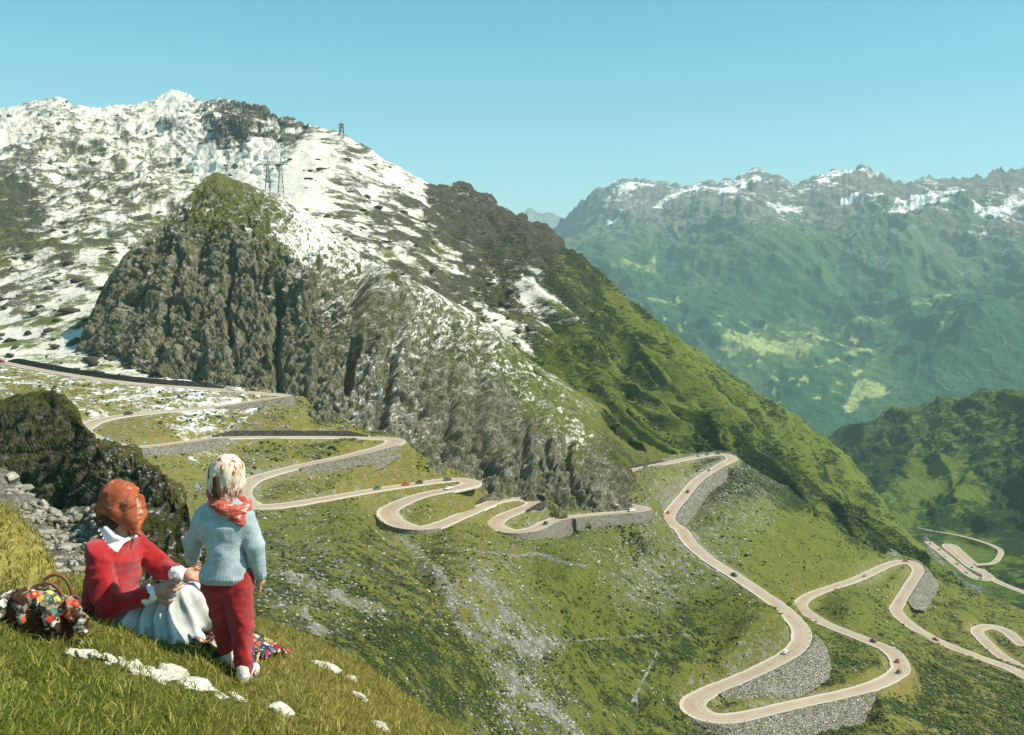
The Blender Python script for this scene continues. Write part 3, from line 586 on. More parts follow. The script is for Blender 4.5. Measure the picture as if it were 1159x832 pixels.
# ------------------------------------------------------------------ low shrubs and loose stones of the slopes
def clumps(name, land, n, weight, rmin, rmax, squash, mat, seed, label, rough=.35, sub=1, power=2.2):
    rg = np.random.default_rng(seed)
    V, xs, rows, top, bot = HEIGHT[land]; rd, A, B = EXTRA[land]
    a = rg.integers(2, rows - 2, n * 8); b = rg.integers(0, V.shape[1] - 1, n * 8)
    P = V[a, b]; px, py = proj(P)
    w = weight(px, py, P, rd[a, b], [np.broadcast_to(m, V.shape[:2])[a, b] for m in A], [np.broadcast_to(m, V.shape[:2])[a, b] for m in B])
    keep = (rg.random(len(a)) < w) & (px > -40) & (px < 1200)
    P = P[keep][:n]; m = len(P)
    P = P + np.stack([rg.normal(0, .4, m), rg.normal(0, .8, m), 0 * np.zeros(m)], 1) * (P[:, 1] / 480)[:, None]
    bm = bmesh.new(); bmesh.ops.create_icosphere(bm, subdivisions=sub, radius=1); T = np.array([v.co[:] for v in bm.verts]); F = np.array([[v.index for v in f.verts] for f in bm.faces]); bm.free()
    r = (rmin + (rmax - rmin) * rg.random(m) ** power) * np.clip(P[:, 1] / 480, .15, 1.15)
    ang = rg.random(m) * 6.283; ca, sa = np.cos(ang), np.sin(ang)
    S = T[None] * (1 + rg.normal(0, rough, (m, len(T), 1)) * .6) * np.stack([r * rg.uniform(.8, 1.5, m), r * rg.uniform(.7, 1.2, m), r * squash * rg.uniform(.7, 1.3, m)], 1)[:, None]
    X = S[..., 0] * ca[:, None] - S[..., 1] * sa[:, None]; Y = S[..., 0] * sa[:, None] + S[..., 1] * ca[:, None]
    W_ = np.stack([X, Y, S[..., 2]], -1) + P[:, None] + np.array([0, 0, 1.]) * (r * squash * .35)[:, None, None]
    FF = F[None] + (np.arange(m) * len(T))[:, None, None]
    o = link(name, mesh_np(name, W_.reshape(-1, 3), FF.reshape(-1, 3), sub > 1), mat); o['kind'] = 'stuff'; o['label'] = label
    return o
def shrub_mat(name, c1, c2, sc):
    t = NT(name); p = t.pos(); n = t.noise(p, sc, 3, .6, .3, .7); m = t.noise(p, sc * .12, 3, .6, .35, .65)
    return t.bsdf(t.mix(n, t.mix(m, c1, tuple(x * 1.7 for x in c1)), c2), .9, t.bump(n, .8, .2), .1)
M_shrub = shrub_mat('alpine_shrub', (.034, .048, .011), (.080, .100, .022), 1.5)
M_tuss = shrub_mat('grass_tussock', (.110, .130, .024), (.20, .20, .045), 1.5)
M_loose = shrub_mat('loose_stone', (.26, .25, .22), (.52, .50, .45), 1.)
def w_shrub(px, py, P, rd, A, B):
    f = fbm(P[:, 0] / 16, P[:, 1] / 16, P[:, 2] / 16, 4, .6)
    return np.clip(A[2] * 1.5 - .42 + 2.0 * f, 0, 1) * (rd > 7)
def w_tuss(px, py, P, rd, A, B):
    f = fbm(P[:, 0] / 11 + 7, P[:, 1] / 11, P[:, 2] / 11, 3, .6)
    return np.clip(.30 + 1.6 * f, 0, 1) * (rd > 6)
def w_stone(px, py, P, rd, A, B):
    f = fbm(P[:, 0] / 12 - 9, P[:, 1] / 12, P[:, 2] / 12, 4, .6)
    return np.clip(A[1] * .9 + B[1] * .4 - .30 + 1.1 * f, 0, 1) * (rd > 6)
M_outcrop = shrub_mat('dark_outcrop', (.030, .030, .018), (.085, .078, .052), .4)
def w_out(px, py, P, rd, A, B):
    f = fbm(px / 14, py / 9, px * 0, 4, .6)
    return np.clip(.02 + 1.5 * f, 0, 1) * sstep(.15, .4, A[0]) * (px < 620)
clumps('rock_outcrops', 'snow_mountain', 4200, w_out, .6, 4.2, .5, M_outcrop, 24, 'dark rock outcrops and bushes poking through the snow', .6, 1, 3.4)
def w_ridge(px, py, P, rd, A, B):
    f = fbm(P[:, 0] / 40, P[:, 1] / 40, P[:, 2] / 40, 4, .6)
    return np.clip(A[2] * 1.5 - .3 + 1.8 * f, 0, 1) * (A[0] < .2) * (px > 540)
clumps('shrubs', 'snow_mountain', 14000, w_ridge, .3, 1.25, .55, M_shrub, 26, 'dark alpine bushes on the long green ridge', .4, 1, 2.4)
clumps('shrubs', 'hillside', 24000, w_shrub, .22, 1.05, .5, M_shrub, 21, 'dark low alpine shrubs covering the slope below the road')
clumps('tussocks', 'hillside', 26000, w_tuss, .2, .8, .42, M_tuss, 22, 'rough grass tussocks over the slope')
clumps('scattered_stones', 'hillside', 18000, w_stone, .16, .85, .5, M_loose, 23, 'grey stones strewn over the slope', .3, 1, 3.2)
# ================================================================== ROAD RIBBONS
def road_mat():
    t = NT('road_surface'); p = t.pos()
    n = t.noise(p, .09, 6, .68, .32, .68); f = t.noise(p, 1.1, 6, .7, .25, .75)
    a = t.n('SeparateColor'); t.l(t.attr('across').outputs['Color'], a.inputs[0])
    c = t.mix(n, (.375, .27, .195), (.455, .365, .28))
    c = t.mix(t.math('MULTIPLY', f, .55), c, (.27, .205, .15))
    e = t.math('ADD', a.outputs[0], t.math('MULTIPLY', t.math('SUBTRACT', f, .5), .25))
    c = t.mix(t.ramp1(e, .62, .9), c, (.46, .415, .33))
    wheel = t.math('MULTIPLY', t.ramp1(t.math('ABSOLUTE', t.math('SUBTRACT', a.outputs[0], .42)), .16, .04), .35)
    c = t.mix(wheel, c, (.52, .39, .30))
    return t.bsdf(c, .9, t.bump(f, .3, .05), .15)
M_road = road_mat()
def ribbon(name, R, Wd, label):
    T = np.gradient(R[:, :2], axis=0); T /= np.linalg.norm(T, axis=1)[:, None]
    L = np.stack([-T[:, 1], T[:, 0]], 1)
    s = np.arange(len(R)) * 1.0
    prof = [(-1, -.75, -.9), (-1, -.75, .10), (-1, -.45, .16), (-1, -.2, .05), (-.62, 0, .07), (-.3, 0, .11), (0, 0, .12), (.3, 0, .11), (.62, 0, .07), (1, .2, .05), (1, .45, .16), (1, .75, .10), (1, .75, -.9)]
    rows = []; acr = []
    jit = .55 * fbm(R[:, 0] / 5, R[:, 1] / 5, R[:, 2] * 0, 3); jit2 = .55 * fbm(R[:, 0] / 5 + 40, R[:, 1] / 5, R[:, 2] * 0, 3)
    for f, e, z in prof:
        off = f * Wd * .5 + e + (jit * (f < -.9) + jit2 * (f > .9))
        rows.append(np.c_[R[:, :2] + L * off[:, None], R[:, 2] + z]); acr.append(np.full(len(R), min(1., abs(f) + (.0 if abs(f) < 1 else abs(e)))))
    V = np.stack(rows, 1); n, m = V.shape[:2]
    me = mesh_np(name, V.reshape(-1, 3), grid_faces(n, m)[:, ::-1])
    ca = me.color_attributes.new('across', 'FLOAT_COLOR', 'POINT')
    arr = np.ones((n * m, 4), np.float32); arr[:, 0] = np.stack(acr, 1).ravel(); ca.data.foreach_set('color', arr.ravel())
    o = link(name, me, M_road); o['kind'] = 'structure'; o['label'] = label
    return o
ribbon('mountain_road', RS['main'], RW['main'], 'pinkish gravel pass road climbing the slope in hairpins')
ribbon('lower_road', RS['loop'], RW['loop'], 'pinkish road loop cut by the right edge of the view')
ribbon('valley_road', RS['lower'], RW['lower'], 'pale road zigzagging in the valley bottom')
ribbon('valley_lane', RS['far'], RW['far'], 'pale lane circling a meadow in the gorge')

# ================================================================== WALLS
def wall_mat(name, c1, c2, sc, joint, rough=False):
    t = NT(name); p = t.pos((1, 1, 1.5)); pf = t.pos()
    cell = t.n('TexVoronoi', feature='F1'); t.l(p, cell.inputs['Vector']); cell.inputs['Scale'].default_value = sc
    edge = t.n('TexVoronoi', feature='DISTANCE_TO_EDGE'); t.l(p, edge.inputs['Vector']); edge.inputs['Scale'].default_value = sc
    g = t.n('SeparateColor'); t.l(cell.outputs['Color'], g.inputs[0])
    n = t.noise(pf, .5, 5, .65, .3, .7)
    c = t.mix(g.outputs[0], c1, c2)
    c = t.mix(t.math('MULTIPLY', n, .45), c, tuple(x * .6 for x in c1))
    e = t.ramp1(edge.outputs['Distance'], .02, .12)
    c = t.mix(e, joint, c)
    if rough: c = t.mix(t.math('MULTIPLY', t.noise(pf, .16, 5, .7, .52, .66), .85), c, (.13, .15, .04))
    h = t.math('ADD', t.math('MULTIPLY', e, .6), t.math('MULTIPLY', g.outputs[1], .4))
    return t.bsdf(c, .95, t.bump(h, 1., .35), .1)
M_mason = wall_mat('masonry', (.27, .245, .19), (.46, .42, .34), 1.5, (.09, .08, .06))
M_bank = wall_mat('rubble_bank', (.22, .205, .165), (.44, .41, .345), 1.0, (.06, .06, .045), True)
def wall_obj(i0, i1, sd, hh, bt, kind, label):
    R = _main[i0:i1 + 1]; L = _lft[i0:i1 + 1] * sd; w = RW['main'][i0:i1 + 1]
    par = 0.35 if kind == 'masonry' else .02
    inner = w * .5 + .72; outer = w * .5 + (1.2 if kind == 'masonry' else 1.5)
    rows = [(inner, -1.4 + 0 * w), (inner, par + 0 * w), (outer, par + 0 * w)]
    for f in np.linspace(0, 1, 12)[1:]:
        d = (hh + 3.5) * f
        rows.append((outer + bt * d, par - d))
    V = np.stack([np.c_[R[:, :2] + L * o[:, None], R[:, 2] + z] for o, z in rows], 1)
    amp = 1.3 if kind == 'bank' else .12
    N = np.zeros_like(V); N[..., :2] = L[:, None, :]; N[..., 2] = .4
    nz = fbm(V[..., 0] / 2.2, V[..., 1] / 2.2, V[..., 2] / 1.8, 3, .6, ridged=True)
    wt = np.zeros(V.shape[1]); wt[2:] = 1
    V = V + N * (nz * amp * wt[None])[..., None]
    n, m = V.shape[:2]
    F = grid_faces(n, m)
    if sd > 0: F = F[:, ::-1]
    F = F.tolist()
    me = bpy.data.meshes.new('retaining_wall')
    cap0 = list(range(m)); cap1 = list(range((n - 1) * m, n * m))
    me.from_pydata(V.reshape(-1, 3).tolist(), [], F + [cap0 if sd < 0 else cap0[::-1], cap1[::-1] if sd < 0 else cap1])
    me.update()
    if kind == 'bank': me.polygons.foreach_set('use_smooth', np.ones(len(me.polygons), bool))
    o = link('stone_bank' if kind == 'bank' else 'retaining_wall', me, M_bank if kind == 'bank' else M_mason)
    return tag(o, label, 'stone bank' if kind == 'bank' else 'wall', 'walls and stone banks along the road')
for sg in WSEG:
    o = wall_obj(*sg)
    if 'drain slot' in sg[6]:                                   # buttress beside the dark slot of the long wall
        k = int(np.argmin(np.abs(proj(_main)[0][sg[0]:sg[1]] - 640))) + sg[0]
        c = _main[k]; l = _lft[k] * sg[2]; tn = _tan[k]; bm = bmesh.new()
        W_ = RW['main'][k] * .5 + 1.2
        for (o0, o1, t0, t1) in ((W_ - .1, W_ + 2.2, -.6, .6),):
            vs_ = []
            for z, g in ((.5, .0), (-6.5, .7)):
                for oo, tt in ((o0, t0), (o1 + g, t0 - g * .3), (o1 + g, t1 + g * .3), (o0, t1)):
                    vs_.append(bm.verts.new((c[0] + l[0] * oo + tn[0] * tt, c[1] + l[1] * oo + tn[1] * tt, c[2] + z)))
            for f in ((3, 2, 1, 0), (4, 5, 6, 7), (0, 1, 5, 4), (1, 2, 6, 5), (2, 3, 7, 6), (3, 0, 4, 7)):
                bm.faces.new([vs_[i] for i in f])
        bmesh.ops.recalc_face_normals(bm, faces=bm.faces)
        me = bpy.data.meshes.new('buttress'); bm.to_mesh(me); bm.free(); link('buttress', me, M_mason, o)
def up_wall(a_, b_, dv, h_, label):
    i0, i1 = sorted((mark(*a_), mark(*b_)))
    R = _main[i0:i1 + 1]; L = _lft[i0:i1 + 1]; sd = 1 if (L @ np.array(dv)).mean() > 0 else -1; L = L * sd
    w = RW['main'][i0:i1 + 1]; n = len(R)
    hh = h_ * (.3 + .7 * np.minimum(1, np.minimum(np.arange(n), np.arange(n)[::-1]) / 8.)) * (1 + .12 * fbm(R[:, 0] / 6, R[:, 1] / 6, R[:, 2] * 0, 2))
    rows = [(w * .5 + .8, -.8 + 0 * w), (w * .5 + .9, hh * .5), (w * .5 + 1.0, hh), (w * .5 + 1.6, hh), (w * .5 + 1.6, -.8 + 0 * w)]
    V = np.stack([np.c_[R[:, :2] + L * o[:, None], R[:, 2] + z] for o, z in rows], 1)
    m = 5; F = grid_faces(n, m)
    if sd > 0: F = F[:, ::-1]
    me = bpy.data.meshes.new('cut_wall'); c0 = list(range(m)); c1 = list(range((n - 1) * m, n * m))
    me.from_pydata(V.reshape(-1, 3).tolist(), [], F.tolist() + [c0 if sd < 0 else c0[::-1], c1[::-1] if sd < 0 else c1]); me.update()
    tag(link('retaining_wall', me, M_cut), label, 'wall', 'walls and stone banks along the road')
M_cut = wall_mat('dark_masonry', (.075, .065, .05), (.15, .135, .11), 1.0, (.03, .03, .025))
for u_ in UPWALLS: up_wall(*u_)

# ================================================================== GUARD STONES along the bends
M_guard = simple_mat('guard_stone', (.62, .60, .55), .9, .2, 3)
def guard_mesh():
    bm = bmesh.new()
    bmesh.ops.create_cone(bm, cap_ends=True, segments=8, radius1=.27, radius2=.19, depth=.9)
    bmesh.ops.translate(bm, verts=bm.verts, vec=(0, 0, .35))
    bmesh.ops.bevel(bm, geom=[e for e in bm.edges if all(v.co.z > .7 for v in e.verts)], offset=.07, segments=2, affect='EDGES')
    for v in bm.verts: v.co += Vector((random.uniform(-.02, .02), random.uniform(-.02, .02), 0))
    me = bpy.data.meshes.new('guard_stone'); bm.to_mesh(me); bm.free(); return me
gm = guard_mesh(); gm.materials.append(M_guard)
_cv = curvature(_main); _gcount = 0; gproto = None
_qx, _qy = proj(_main)
for i in range(3, len(_main) - 3, 5):
    if _gcount >= 260: break
    if not (0 < _qx[i] < 1155 and _qy[i] < 825): continue
    if 660 < _qx[i] < 700 and 538 < _qy[i] < 568: continue
    if abs(_cv[i]) < .022: continue
    sd = -1 if _cv[i] > 0 else 1                       # outside of the bend
    off = RW['main'][i] * .5 + .35
    loc = (_main[i, 0] + _lft[i, 0] * sd * off, _main[i, 1] + _lft[i, 1] * sd * off, _main[i, 2] + .05)
    if gproto is None:
        gproto = link('guard_stone', gm)
        tag(gproto, 'small pale guard stone on the outer edge of a road bend', 'guard stone', 'guard stones along the road bends'); gproto.location = loc
    else:
        dup(gproto, loc, (0, 0, random.uniform(0, 6)))
    _gcount += 1
print('road', round(time.time() - T0, 1), _gcount)
# ================================================================== DARK CRAG beyond the meadow (lower left)
crag_top = curve([(-140,470),(-60,458),(0,452),(30,447),(60,446),(72,450),(82,458),(92,474),(105,490),(118,499),(130,505),(145,509),(160,515),(172,525),(182,537),(192,550),(202,566),(212,590),(222,622),(232,660),(245,720)])
crag_depth = Depth([(-140,470,190),(0,452,165),(60,446,158),(95,476,140),(130,505,112),(160,515,95),(182,537,80),(202,566,66),(222,622,54),(240,700,46),(0,540,128),(60,540,112),(110,560,86),(150,560,72),(190,600,58),(205,650,50),(0,650,104),(60,650,84),(120,650,62),(0,740,90),(120,740,52),(240,740,42),(-140,650,140)], 1e-3)
def crag_disp(px, py, V, N):
    x, y, z = V[..., 0] / 10, V[..., 1] / 10, V[..., 2] / 10
    return rot_disp(N, (3.4 * (fbm(x * .9, y * .8, z * .3, 5, .65, ridged=True) - .35) - 1.6 * np.exp(-np.abs(pnoise(x * 1.1 + .3 * z, y * .9, z * .3)) / .07) + .7 * fbm(x * 4, y * 4, z * 3, 3, .6)) * (.4 + .6 * sstep(0, 18, py - crag_top(px))))
def crag_masks(px, py, V, rd):
    right = sstep(70, 150, px)
    top = sstep(26, 4, py - crag_top(px))
    return (-.5 + 0 * px, .44 + .0 * right - .25 * top, .50 - .05 * right - .15 * top), (.3 + .25 * top, .12 + .34 * right)
M_crag = terrain_mat('crag_ground', .22, (.075, .085, .020), (.17, .15, .040), (.016, .020, .009), (.075, .064, .038), (.24, .215, .155), bump=1., bdist=.5, aniso=1.2)
landform('crag', -140, 245, 1.0, crag_top, curve([(-140, 740), (245, 745)]), 230, crag_depth, crag_disp, crag_masks, M_crag, (10, .03, .8))

# ================================================================== FOREGROUND MEADOW
mead_top = curve([(-160,528),(-60,530),(0,536),(30,555),(45,572),(62,581),(75,582),(90,580),(105,574),(118,580),(130,605),(142,640),(160,660),(180,668),(210,680),(240,687),(270,694),(295,700),(320,709),(350,720),(380,735),(406,749),(444,773),(470,796),(495,809),(515,820),(545,845),(600,900)])
mead_depth = Depth([(-160,528,19),(0,536,19),(30,556,18),(60,582,17),(105,574,16),(118,580,15),(130,610,13.5),(60,620,14),(100,620,14),(0,590,14),(100,640,11.5),(60,650,9.5),(0,655,8),(100,660,8.2),(60,690,6.3),(0,690,6.0),(40,720,5.5),(0,760,4.75),(80,730,5.55),(140,702,6.3),(180,670,8.5),(240,690,8.2),(230,722,6.45),(180,714,6.35),(268,764,6.0),(275,745,6.35),(300,760,6.3),(295,703,8.6),(200,760,5.65),(100,780,4.8),(0,832,3.7),(150,832,4.35),(300,832,5.1),(420,832,6.0),(500,845,7.0),(350,722,8.6),(406,750,8.8),(444,774,8.7),(470,797,8.4),(515,821,8.0),(350,785,6.4),(420,802,7.0),(-160,700,5.8),(-160,900,3.0),(150,920,3.3),(420,920,4.7),(600,920,6.5)], 1e-3)
def mead_disp(px, py, V, N):
    x, y, z = V[..., 0], V[..., 1], V[..., 2]
    far = sstep(8.5, 12, y)
    return rot_disp(N, .035 * fbm(x * 1.6, y * 1.6, z * 1.6, 3) + .012 * fbm(x * 8, y * 8, z * 8, 3) + far * .22 * (fbm(x * 1.1, y * 1.1, z * 1.1, 4, .6, ridged=True) - .3))
def mead_masks(px, py, V, rd):
    far = sstep(8.5, 11.5, V[..., 1]) * sstep(170, 140, px)
    return (-.5 + 0 * px, .05 + .75 * far, .10 + .25 * far), (shepard(px, py, [(100,800,.15),(30,780,.15),(200,720,.45),(300,740,.75),(400,800,.8),(300,810,.5),(80,700,.5),(30,640,.7),(150,745,.45),(200,800,.2)], 3, 20), far * .5 - .3)
M_mead = terrain_mat('meadow_ground', .020, (.070, .085, .014), (.16, .13, .035), (.035, .035, .012), (.10, .09, .07), (.26, .24, .20), bump=.8, bdist=.02, aniso=1., )
MEADOW = landform('meadow', -160, 600, 1.0, mead_top, curve([(-160, 920), (600, 925)]), 330, mead_depth, mead_disp, mead_masks, M_mead, (10, .02, .8))
bpy.context.view_layer.update()
def ground(x, y):
    ok, loc, nor, _ = MEADOW.ray_cast(Vector((x, y, 5)), Vector((0, 0, -1)))
    return (loc.z, nor) if ok else (None, None)
def ground_px(px, py):
    return land_point('meadow', px, py)

# ---- grass: short alpine turf
def turf(name, n, hmin, hmax, wid, sel, seed, lab, on=None):
    rg = np.random.default_rng(seed)
    if on is not None: return blades(name, on, n, hmin, hmax, wid, rg, lab)
    V, xs, rows, top, bot = HEIGHT['meadow']
    a = rg.integers(0, rows - 1, n * 6); b = rg.integers(0, V.shape[1] - 1, n * 6)
    # area-uniform choice
    e1 = V[a, b + 1] - V[a, b]; e2 = V[a + 1, b] - V[a, b]
    ar = np.linalg.norm(np.cross(e1, e2), axis=1)
    P0 = V[a, b] + e1 * rg.random((len(a), 1)) + e2 * rg.random((len(a), 1))
    dist = P0[:, 1]
    wgt = ar / np.percentile(ar, 97) * np.clip(6.0 / dist, .3, 2.) ** 1.2
    px, py = proj(P0)
    keep = (rg.random(len(a)) < wgt) & sel(px, py, P0, rg)
    return blades(name, P0[keep][:n], n, hmin, hmax, wid, rg, lab)
def blades(name, P0, n, hmin, hmax, wid, rg, lab):
    px, py = proj(P0); m = len(P0)
    cl = fbm(P0[:, 0] * 3, P0[:, 1] * 3, P0[:, 2] * 3, 3)
    fine = fbm(P0[:, 0] * 14, P0[:, 1] * 14, P0[:, 2] * 14, 2); hh = rg.uniform(hmin, hmax, m) * np.clip(1 + .9 * cl + 1.3 * fine, .15, 2.4)
    lean = np.stack([rg.normal(.25, .55, m), rg.normal(-.1, .5, m), np.full(m, 1.)], 1)
    lean[:, 0] += .5 * fbm(P0[:, 0] * 1.3, P0[:, 1] * 1.3, P0[:, 2], 2)
    lean /= np.linalg.norm(lean, axis=1)[:, None]
    ang = rg.random(m) * 6.283; side = np.stack([np.cos(ang), np.sin(ang), 0 * ang], 1) * (wid * rg.uniform(.6, 1.4, m))[:, None]
    mid = P0 + lean * (hh * .55)[:, None]
    tip = P0 + lean * hh[:, None] + np.stack([lean[:, 0], lean[:, 1], 0 * hh], 1) * (hh * .55)[:, None] - np.array([0, 0, .12]) * hh[:, None]
    VV = np.stack([P0 - side - [0, 0, .01], P0 + side - [0, 0, .01], mid + side * .7, mid - side * .7, tip], 1).reshape(-1, 3)
    k = np.arange(m)[:, None] * 5
    F3 = np.concatenate([k + [0, 1, 2], k + [0, 2, 3], k + [3, 2, 4]], 0)
    me = mesh_np(name, VV, F3, False)
    ca = me.color_attributes.new('tint', 'FLOAT_COLOR', 'POINT')
    dry = shepard(px, py, [(100,800,.10),(30,780,.12),(200,720,.45),(300,740,.72),(400,800,.75),(300,810,.45),(80,700,.55),(30,640,.7),(150,745,.45),(200,800,.2),(450,810,.7),(330,760,.75)], 3, 20)
    v = np.clip(dry + rg.normal(0, .25, m) + .6 * cl + .5 * fine, 0, 1); u = rg.random(m)
    arr = np.ones((m, 5, 4), np.float32); arr[..., 0] = v[:, None]; arr[..., 1] = u[:, None]; ca.data.foreach_set('color', arr.ravel())
    t = NT(name); s = t.n('SeparateColor'); t.l(t.attr('tint').outputs['Color'], s.inputs[0])
    c = t.mix(s.outputs[1], (.105, .150, .016), (.31, .34, .050))
    d = t.mix(s.outputs[1], (.25, .19, .04), (.56, .47, .14))
    c = t.mix(s.outputs[0], c, d)
    bs = t.n('BsdfPrincipled'); t.l(c, bs.inputs['Base Color']); bs.inputs['Roughness'].default_value = .55; bs.inputs['Specular IOR Level'].default_value = .25
    tr = t.n('BsdfTranslucent'); t.l(c, tr.inputs[0]); mx = t.n('MixShader'); mx.inputs[0].default_value = .35
    t.l(bs.outputs[0], mx.inputs[1]); t.l(tr.outputs[0], mx.inputs[2]); t.l(mx.outputs[0], t.out.inputs['Surface'])
    o = link(name, me, t.m); o['kind'] = 'stuff'; o['label'] = lab
    return o
def on_turf(px, py, P, rg):
    screet = (P[:, 1] > 9.2) & (px < 165) & (rg.random(len(px)) < .93)
    return ~screet & (px > -80) & (py < 900)
turf('grass', 210000, .025, .065, .0032, on_turf, 11, 'short yellowish green turf of the foreground slope')
turf('herbs', 9000, .012, .030, .0085, on_turf, 13, 'small broad leaved herbs between the grass')
def on_tall(px, py, P, rg): return on_turf(px, py, P, rg) & (fbm(P[:, 0] * 2, P[:, 1] * 2, P[:, 2], 2) > .08)
turf('grass', 9000, .06, .13, .0028, on_tall, 12, 'taller dry grass stems in the turf')

# ---- stones
def rock_mesh(seed, sx, sy, sz, sub=3, rough=.28, flat=.15):
    rg = random.Random(seed); bm = bmesh.new()
    bmesh.ops.create_icosphere(bm, subdivisions=sub, radius=1)
    co = np.array([v.co[:] for v in bm.verts])
    o = rg.uniform(0, 90)
    n = fbm(co[:, 0] * 1.1 + o, co[:, 1] * 1.1, co[:, 2] * 1.1, 4, .55); n2 = fbm(co[:, 0] * 3 + o, co[:, 1] * 3, co[:, 2] * 3, 3, .6, ridged=True)
    r = 1 + rough * n * 1.6 + rough * .35 * (n2 - .3)
    co = co * r[:, None]
    for k in range(7):                                           # fracture planes
        d = np.array([rg.gauss(0, 1), rg.gauss(0, 1), rg.gauss(0, 1)]); d /= np.linalg.norm(d)
        h = rg.uniform(.42, .78); s = co @ d
        co = co - np.outer(np.maximum(0, s - h) * .85, d)
    co *= np.array([sx, sy, sz])
    for v, c in zip(bm.verts, co): v.co = c
    me = bpy.data.meshes.new('stone'); bm.to_mesh(me); bm.free()
    return me
def stone_mat(name, c1, c2, lich, sc=1.):
    t = NT(name); p = t.pos()
    n = t.noise(p, 9 * sc, 5, .65, .3, .7); m = t.noise(p, 2.5 * sc, 4, .6, .35, .65); f = t.noise(p, 45 * sc, 3, .6)
    c = t.mix(n, c1, c2); c = t.mix(t.math('MULTIPLY', m, .5), c, lich)
    return t.bsdf(c, .9, t.bump(t.math('ADD', n, t.math('MULTIPLY', f, .4)), .7, .02 / sc), .15)
M_pale = stone_mat('pale_stone', (.48, .45, .39), (.72, .69, .61), (.34, .31, .22))
M_grey = stone_mat('grey_stone', (.22, .205, .165), (.48, .45, .385), (.17, .16, .09))
M_moss = stone_mat('mossy_stone', (.15, .125, .030), (.34, .29, .075), (.20, .17, .06), 1.6)
# row of pale stones across the turf
STONES = [(86,741,5,3),(104,739,6,4),(121,752,6,4),(137,748,7,4),(151,763,7,5),(168,757,6,4),(183,773,7,5),(199,763,6,4),(214,780,7,5),(230,774,6,4),(247,790,7,4),(264,785,5,3),(82,740,9,5),(97,742,12,7),(113,745,10,6),(127,749,13,8),(143,755,14,8),(160,760,13,8),(176,765,11,7),(190,767,15,11),(206,772,13,9),(221,777,14,8),(238,783,13,7),(255,788,11,6),(272,792,13,7),(92,728,6,5),(205,755,4,4),
          (359,752,8,4),(372,757,10,4),(396,769,7,3),(402,787,7,4),(411,793,8,4),(430,824,10,5)]
for k, (px, py, w_, h_) in enumerate(STONES):
    p = ground_px(px, py); s = p.y / FOC * random.choice((.7, .9, 1.1, 1.4))
    me = rock_mesh(100 + k, w_ * s * 1.2, w_ * s * .85, h_ * s * .70, 4, .46); me.materials.append(M_pale)
    me.polygons.foreach_set('use_smooth', np.ones(len(me.polygons), bool))
    o = link('stone', me); o.location = p + Vector((0, 0, h_ * s * .12)); o.rotation_euler = (random.uniform(-.2, .2), random.uniform(.2, .6), random.uniform(-.7, .7))
    if k < 27: tag(o, 'pale broken stone in the diagonal row across the near turf', 'stone', 'pale stones in a row on the turf')
    else: tag(o, 'small pale stone lying in the yellow turf right of the blanket', 'stone', 'small stones in the yellow turf')
p = ground_px(316, 806); me = rock_mesh(160, .082, .05, .022, 4, .2); me.materials.append(M_pale); me.polygons.foreach_set('use_smooth', np.ones(len(me.polygons), bool))
o = link('stone', me); o.location = p + Vector((0, 0, .02)); o.rotation_euler = (.3, .42, .1); tag(o, 'flat smooth cream stone alone at the lower end of the stone row', 'stone')
# mossy boulder at the left edge
me = rock_mesh(34, 1.0, .72, .66, 5, .20); me.materials.append(M_moss); me.polygons.foreach_set('use_smooth', np.ones(len(me.polygons), bool))
o = link('boulder', me); o.location = at(-84, 662, 7.4); o.rotation_euler = (.1, .55, .3); BOULDER = o
tag(o, 'big mossy yellow green boulder cut by the left edge of the view', 'boulder')
bpy.context.view_layer.update()
_bm = BOULDER.matrix_basis; _q = [(_bm @ v.co, (_bm.to_3x3() @ v.normal)) for v in BOULDER.data.vertices]
_w = np.array([q[0][:] for q in _q if q[1].z > .12 or q[1].y < -.2])
_k = np.random.default_rng(4).integers(0, len(_w), 26000); _w = _w[_k] + np.random.default_rng(5).normal(0, .018, (26000, 3))
_w = _w[fbm(_w[:, 0] * 2.5, _w[:, 1] * 2.5, _w[:, 2] * 2.5, 3) > -.28]
turf('moss', 26000, .018, .045, .0035, None, 15, 'mossy turf growing over the boulder at the left edge', on=_w)
clumps('gravel', 'meadow', 7000, lambda px, py, P, rd, A, B: (sstep(8.8, 10.5, P[:, 1]) * (px < 128)) * np.clip(.3 + 1.4 * fbm(P[:, 0] * 2, P[:, 1] * 2, P[:, 2] * 2, 3), 0, 1), .06, .55, .6, M_grey, 31, 'small broken stones between the larger scree blocks', .5, 1, 2.6)
rg = random.Random(5); scree_protos = []
for k in range(9):
    me = rock_mesh(300 + k, 1, .75, .62, 3, .34); me.materials.append(M_grey); scree_protos.append(me)
BIG = [(28,558,13),(62,582,10),(84,581,8),(88,622,11),(58,588,12),(72,592,9),(48,573,10),(40,590,9),(70,612,8),(55,605,9),(96,606,8),(108,590,8),(80,640,7),(112,612,9),(92,590,9),(12,545,11),(64,600,7),(104,628,7)]
pts = BIG + [(rg.uniform(0, 125), 0, rg.choice((2, 2.5, 3, 3, 4, 5))) for _ in range(300)]
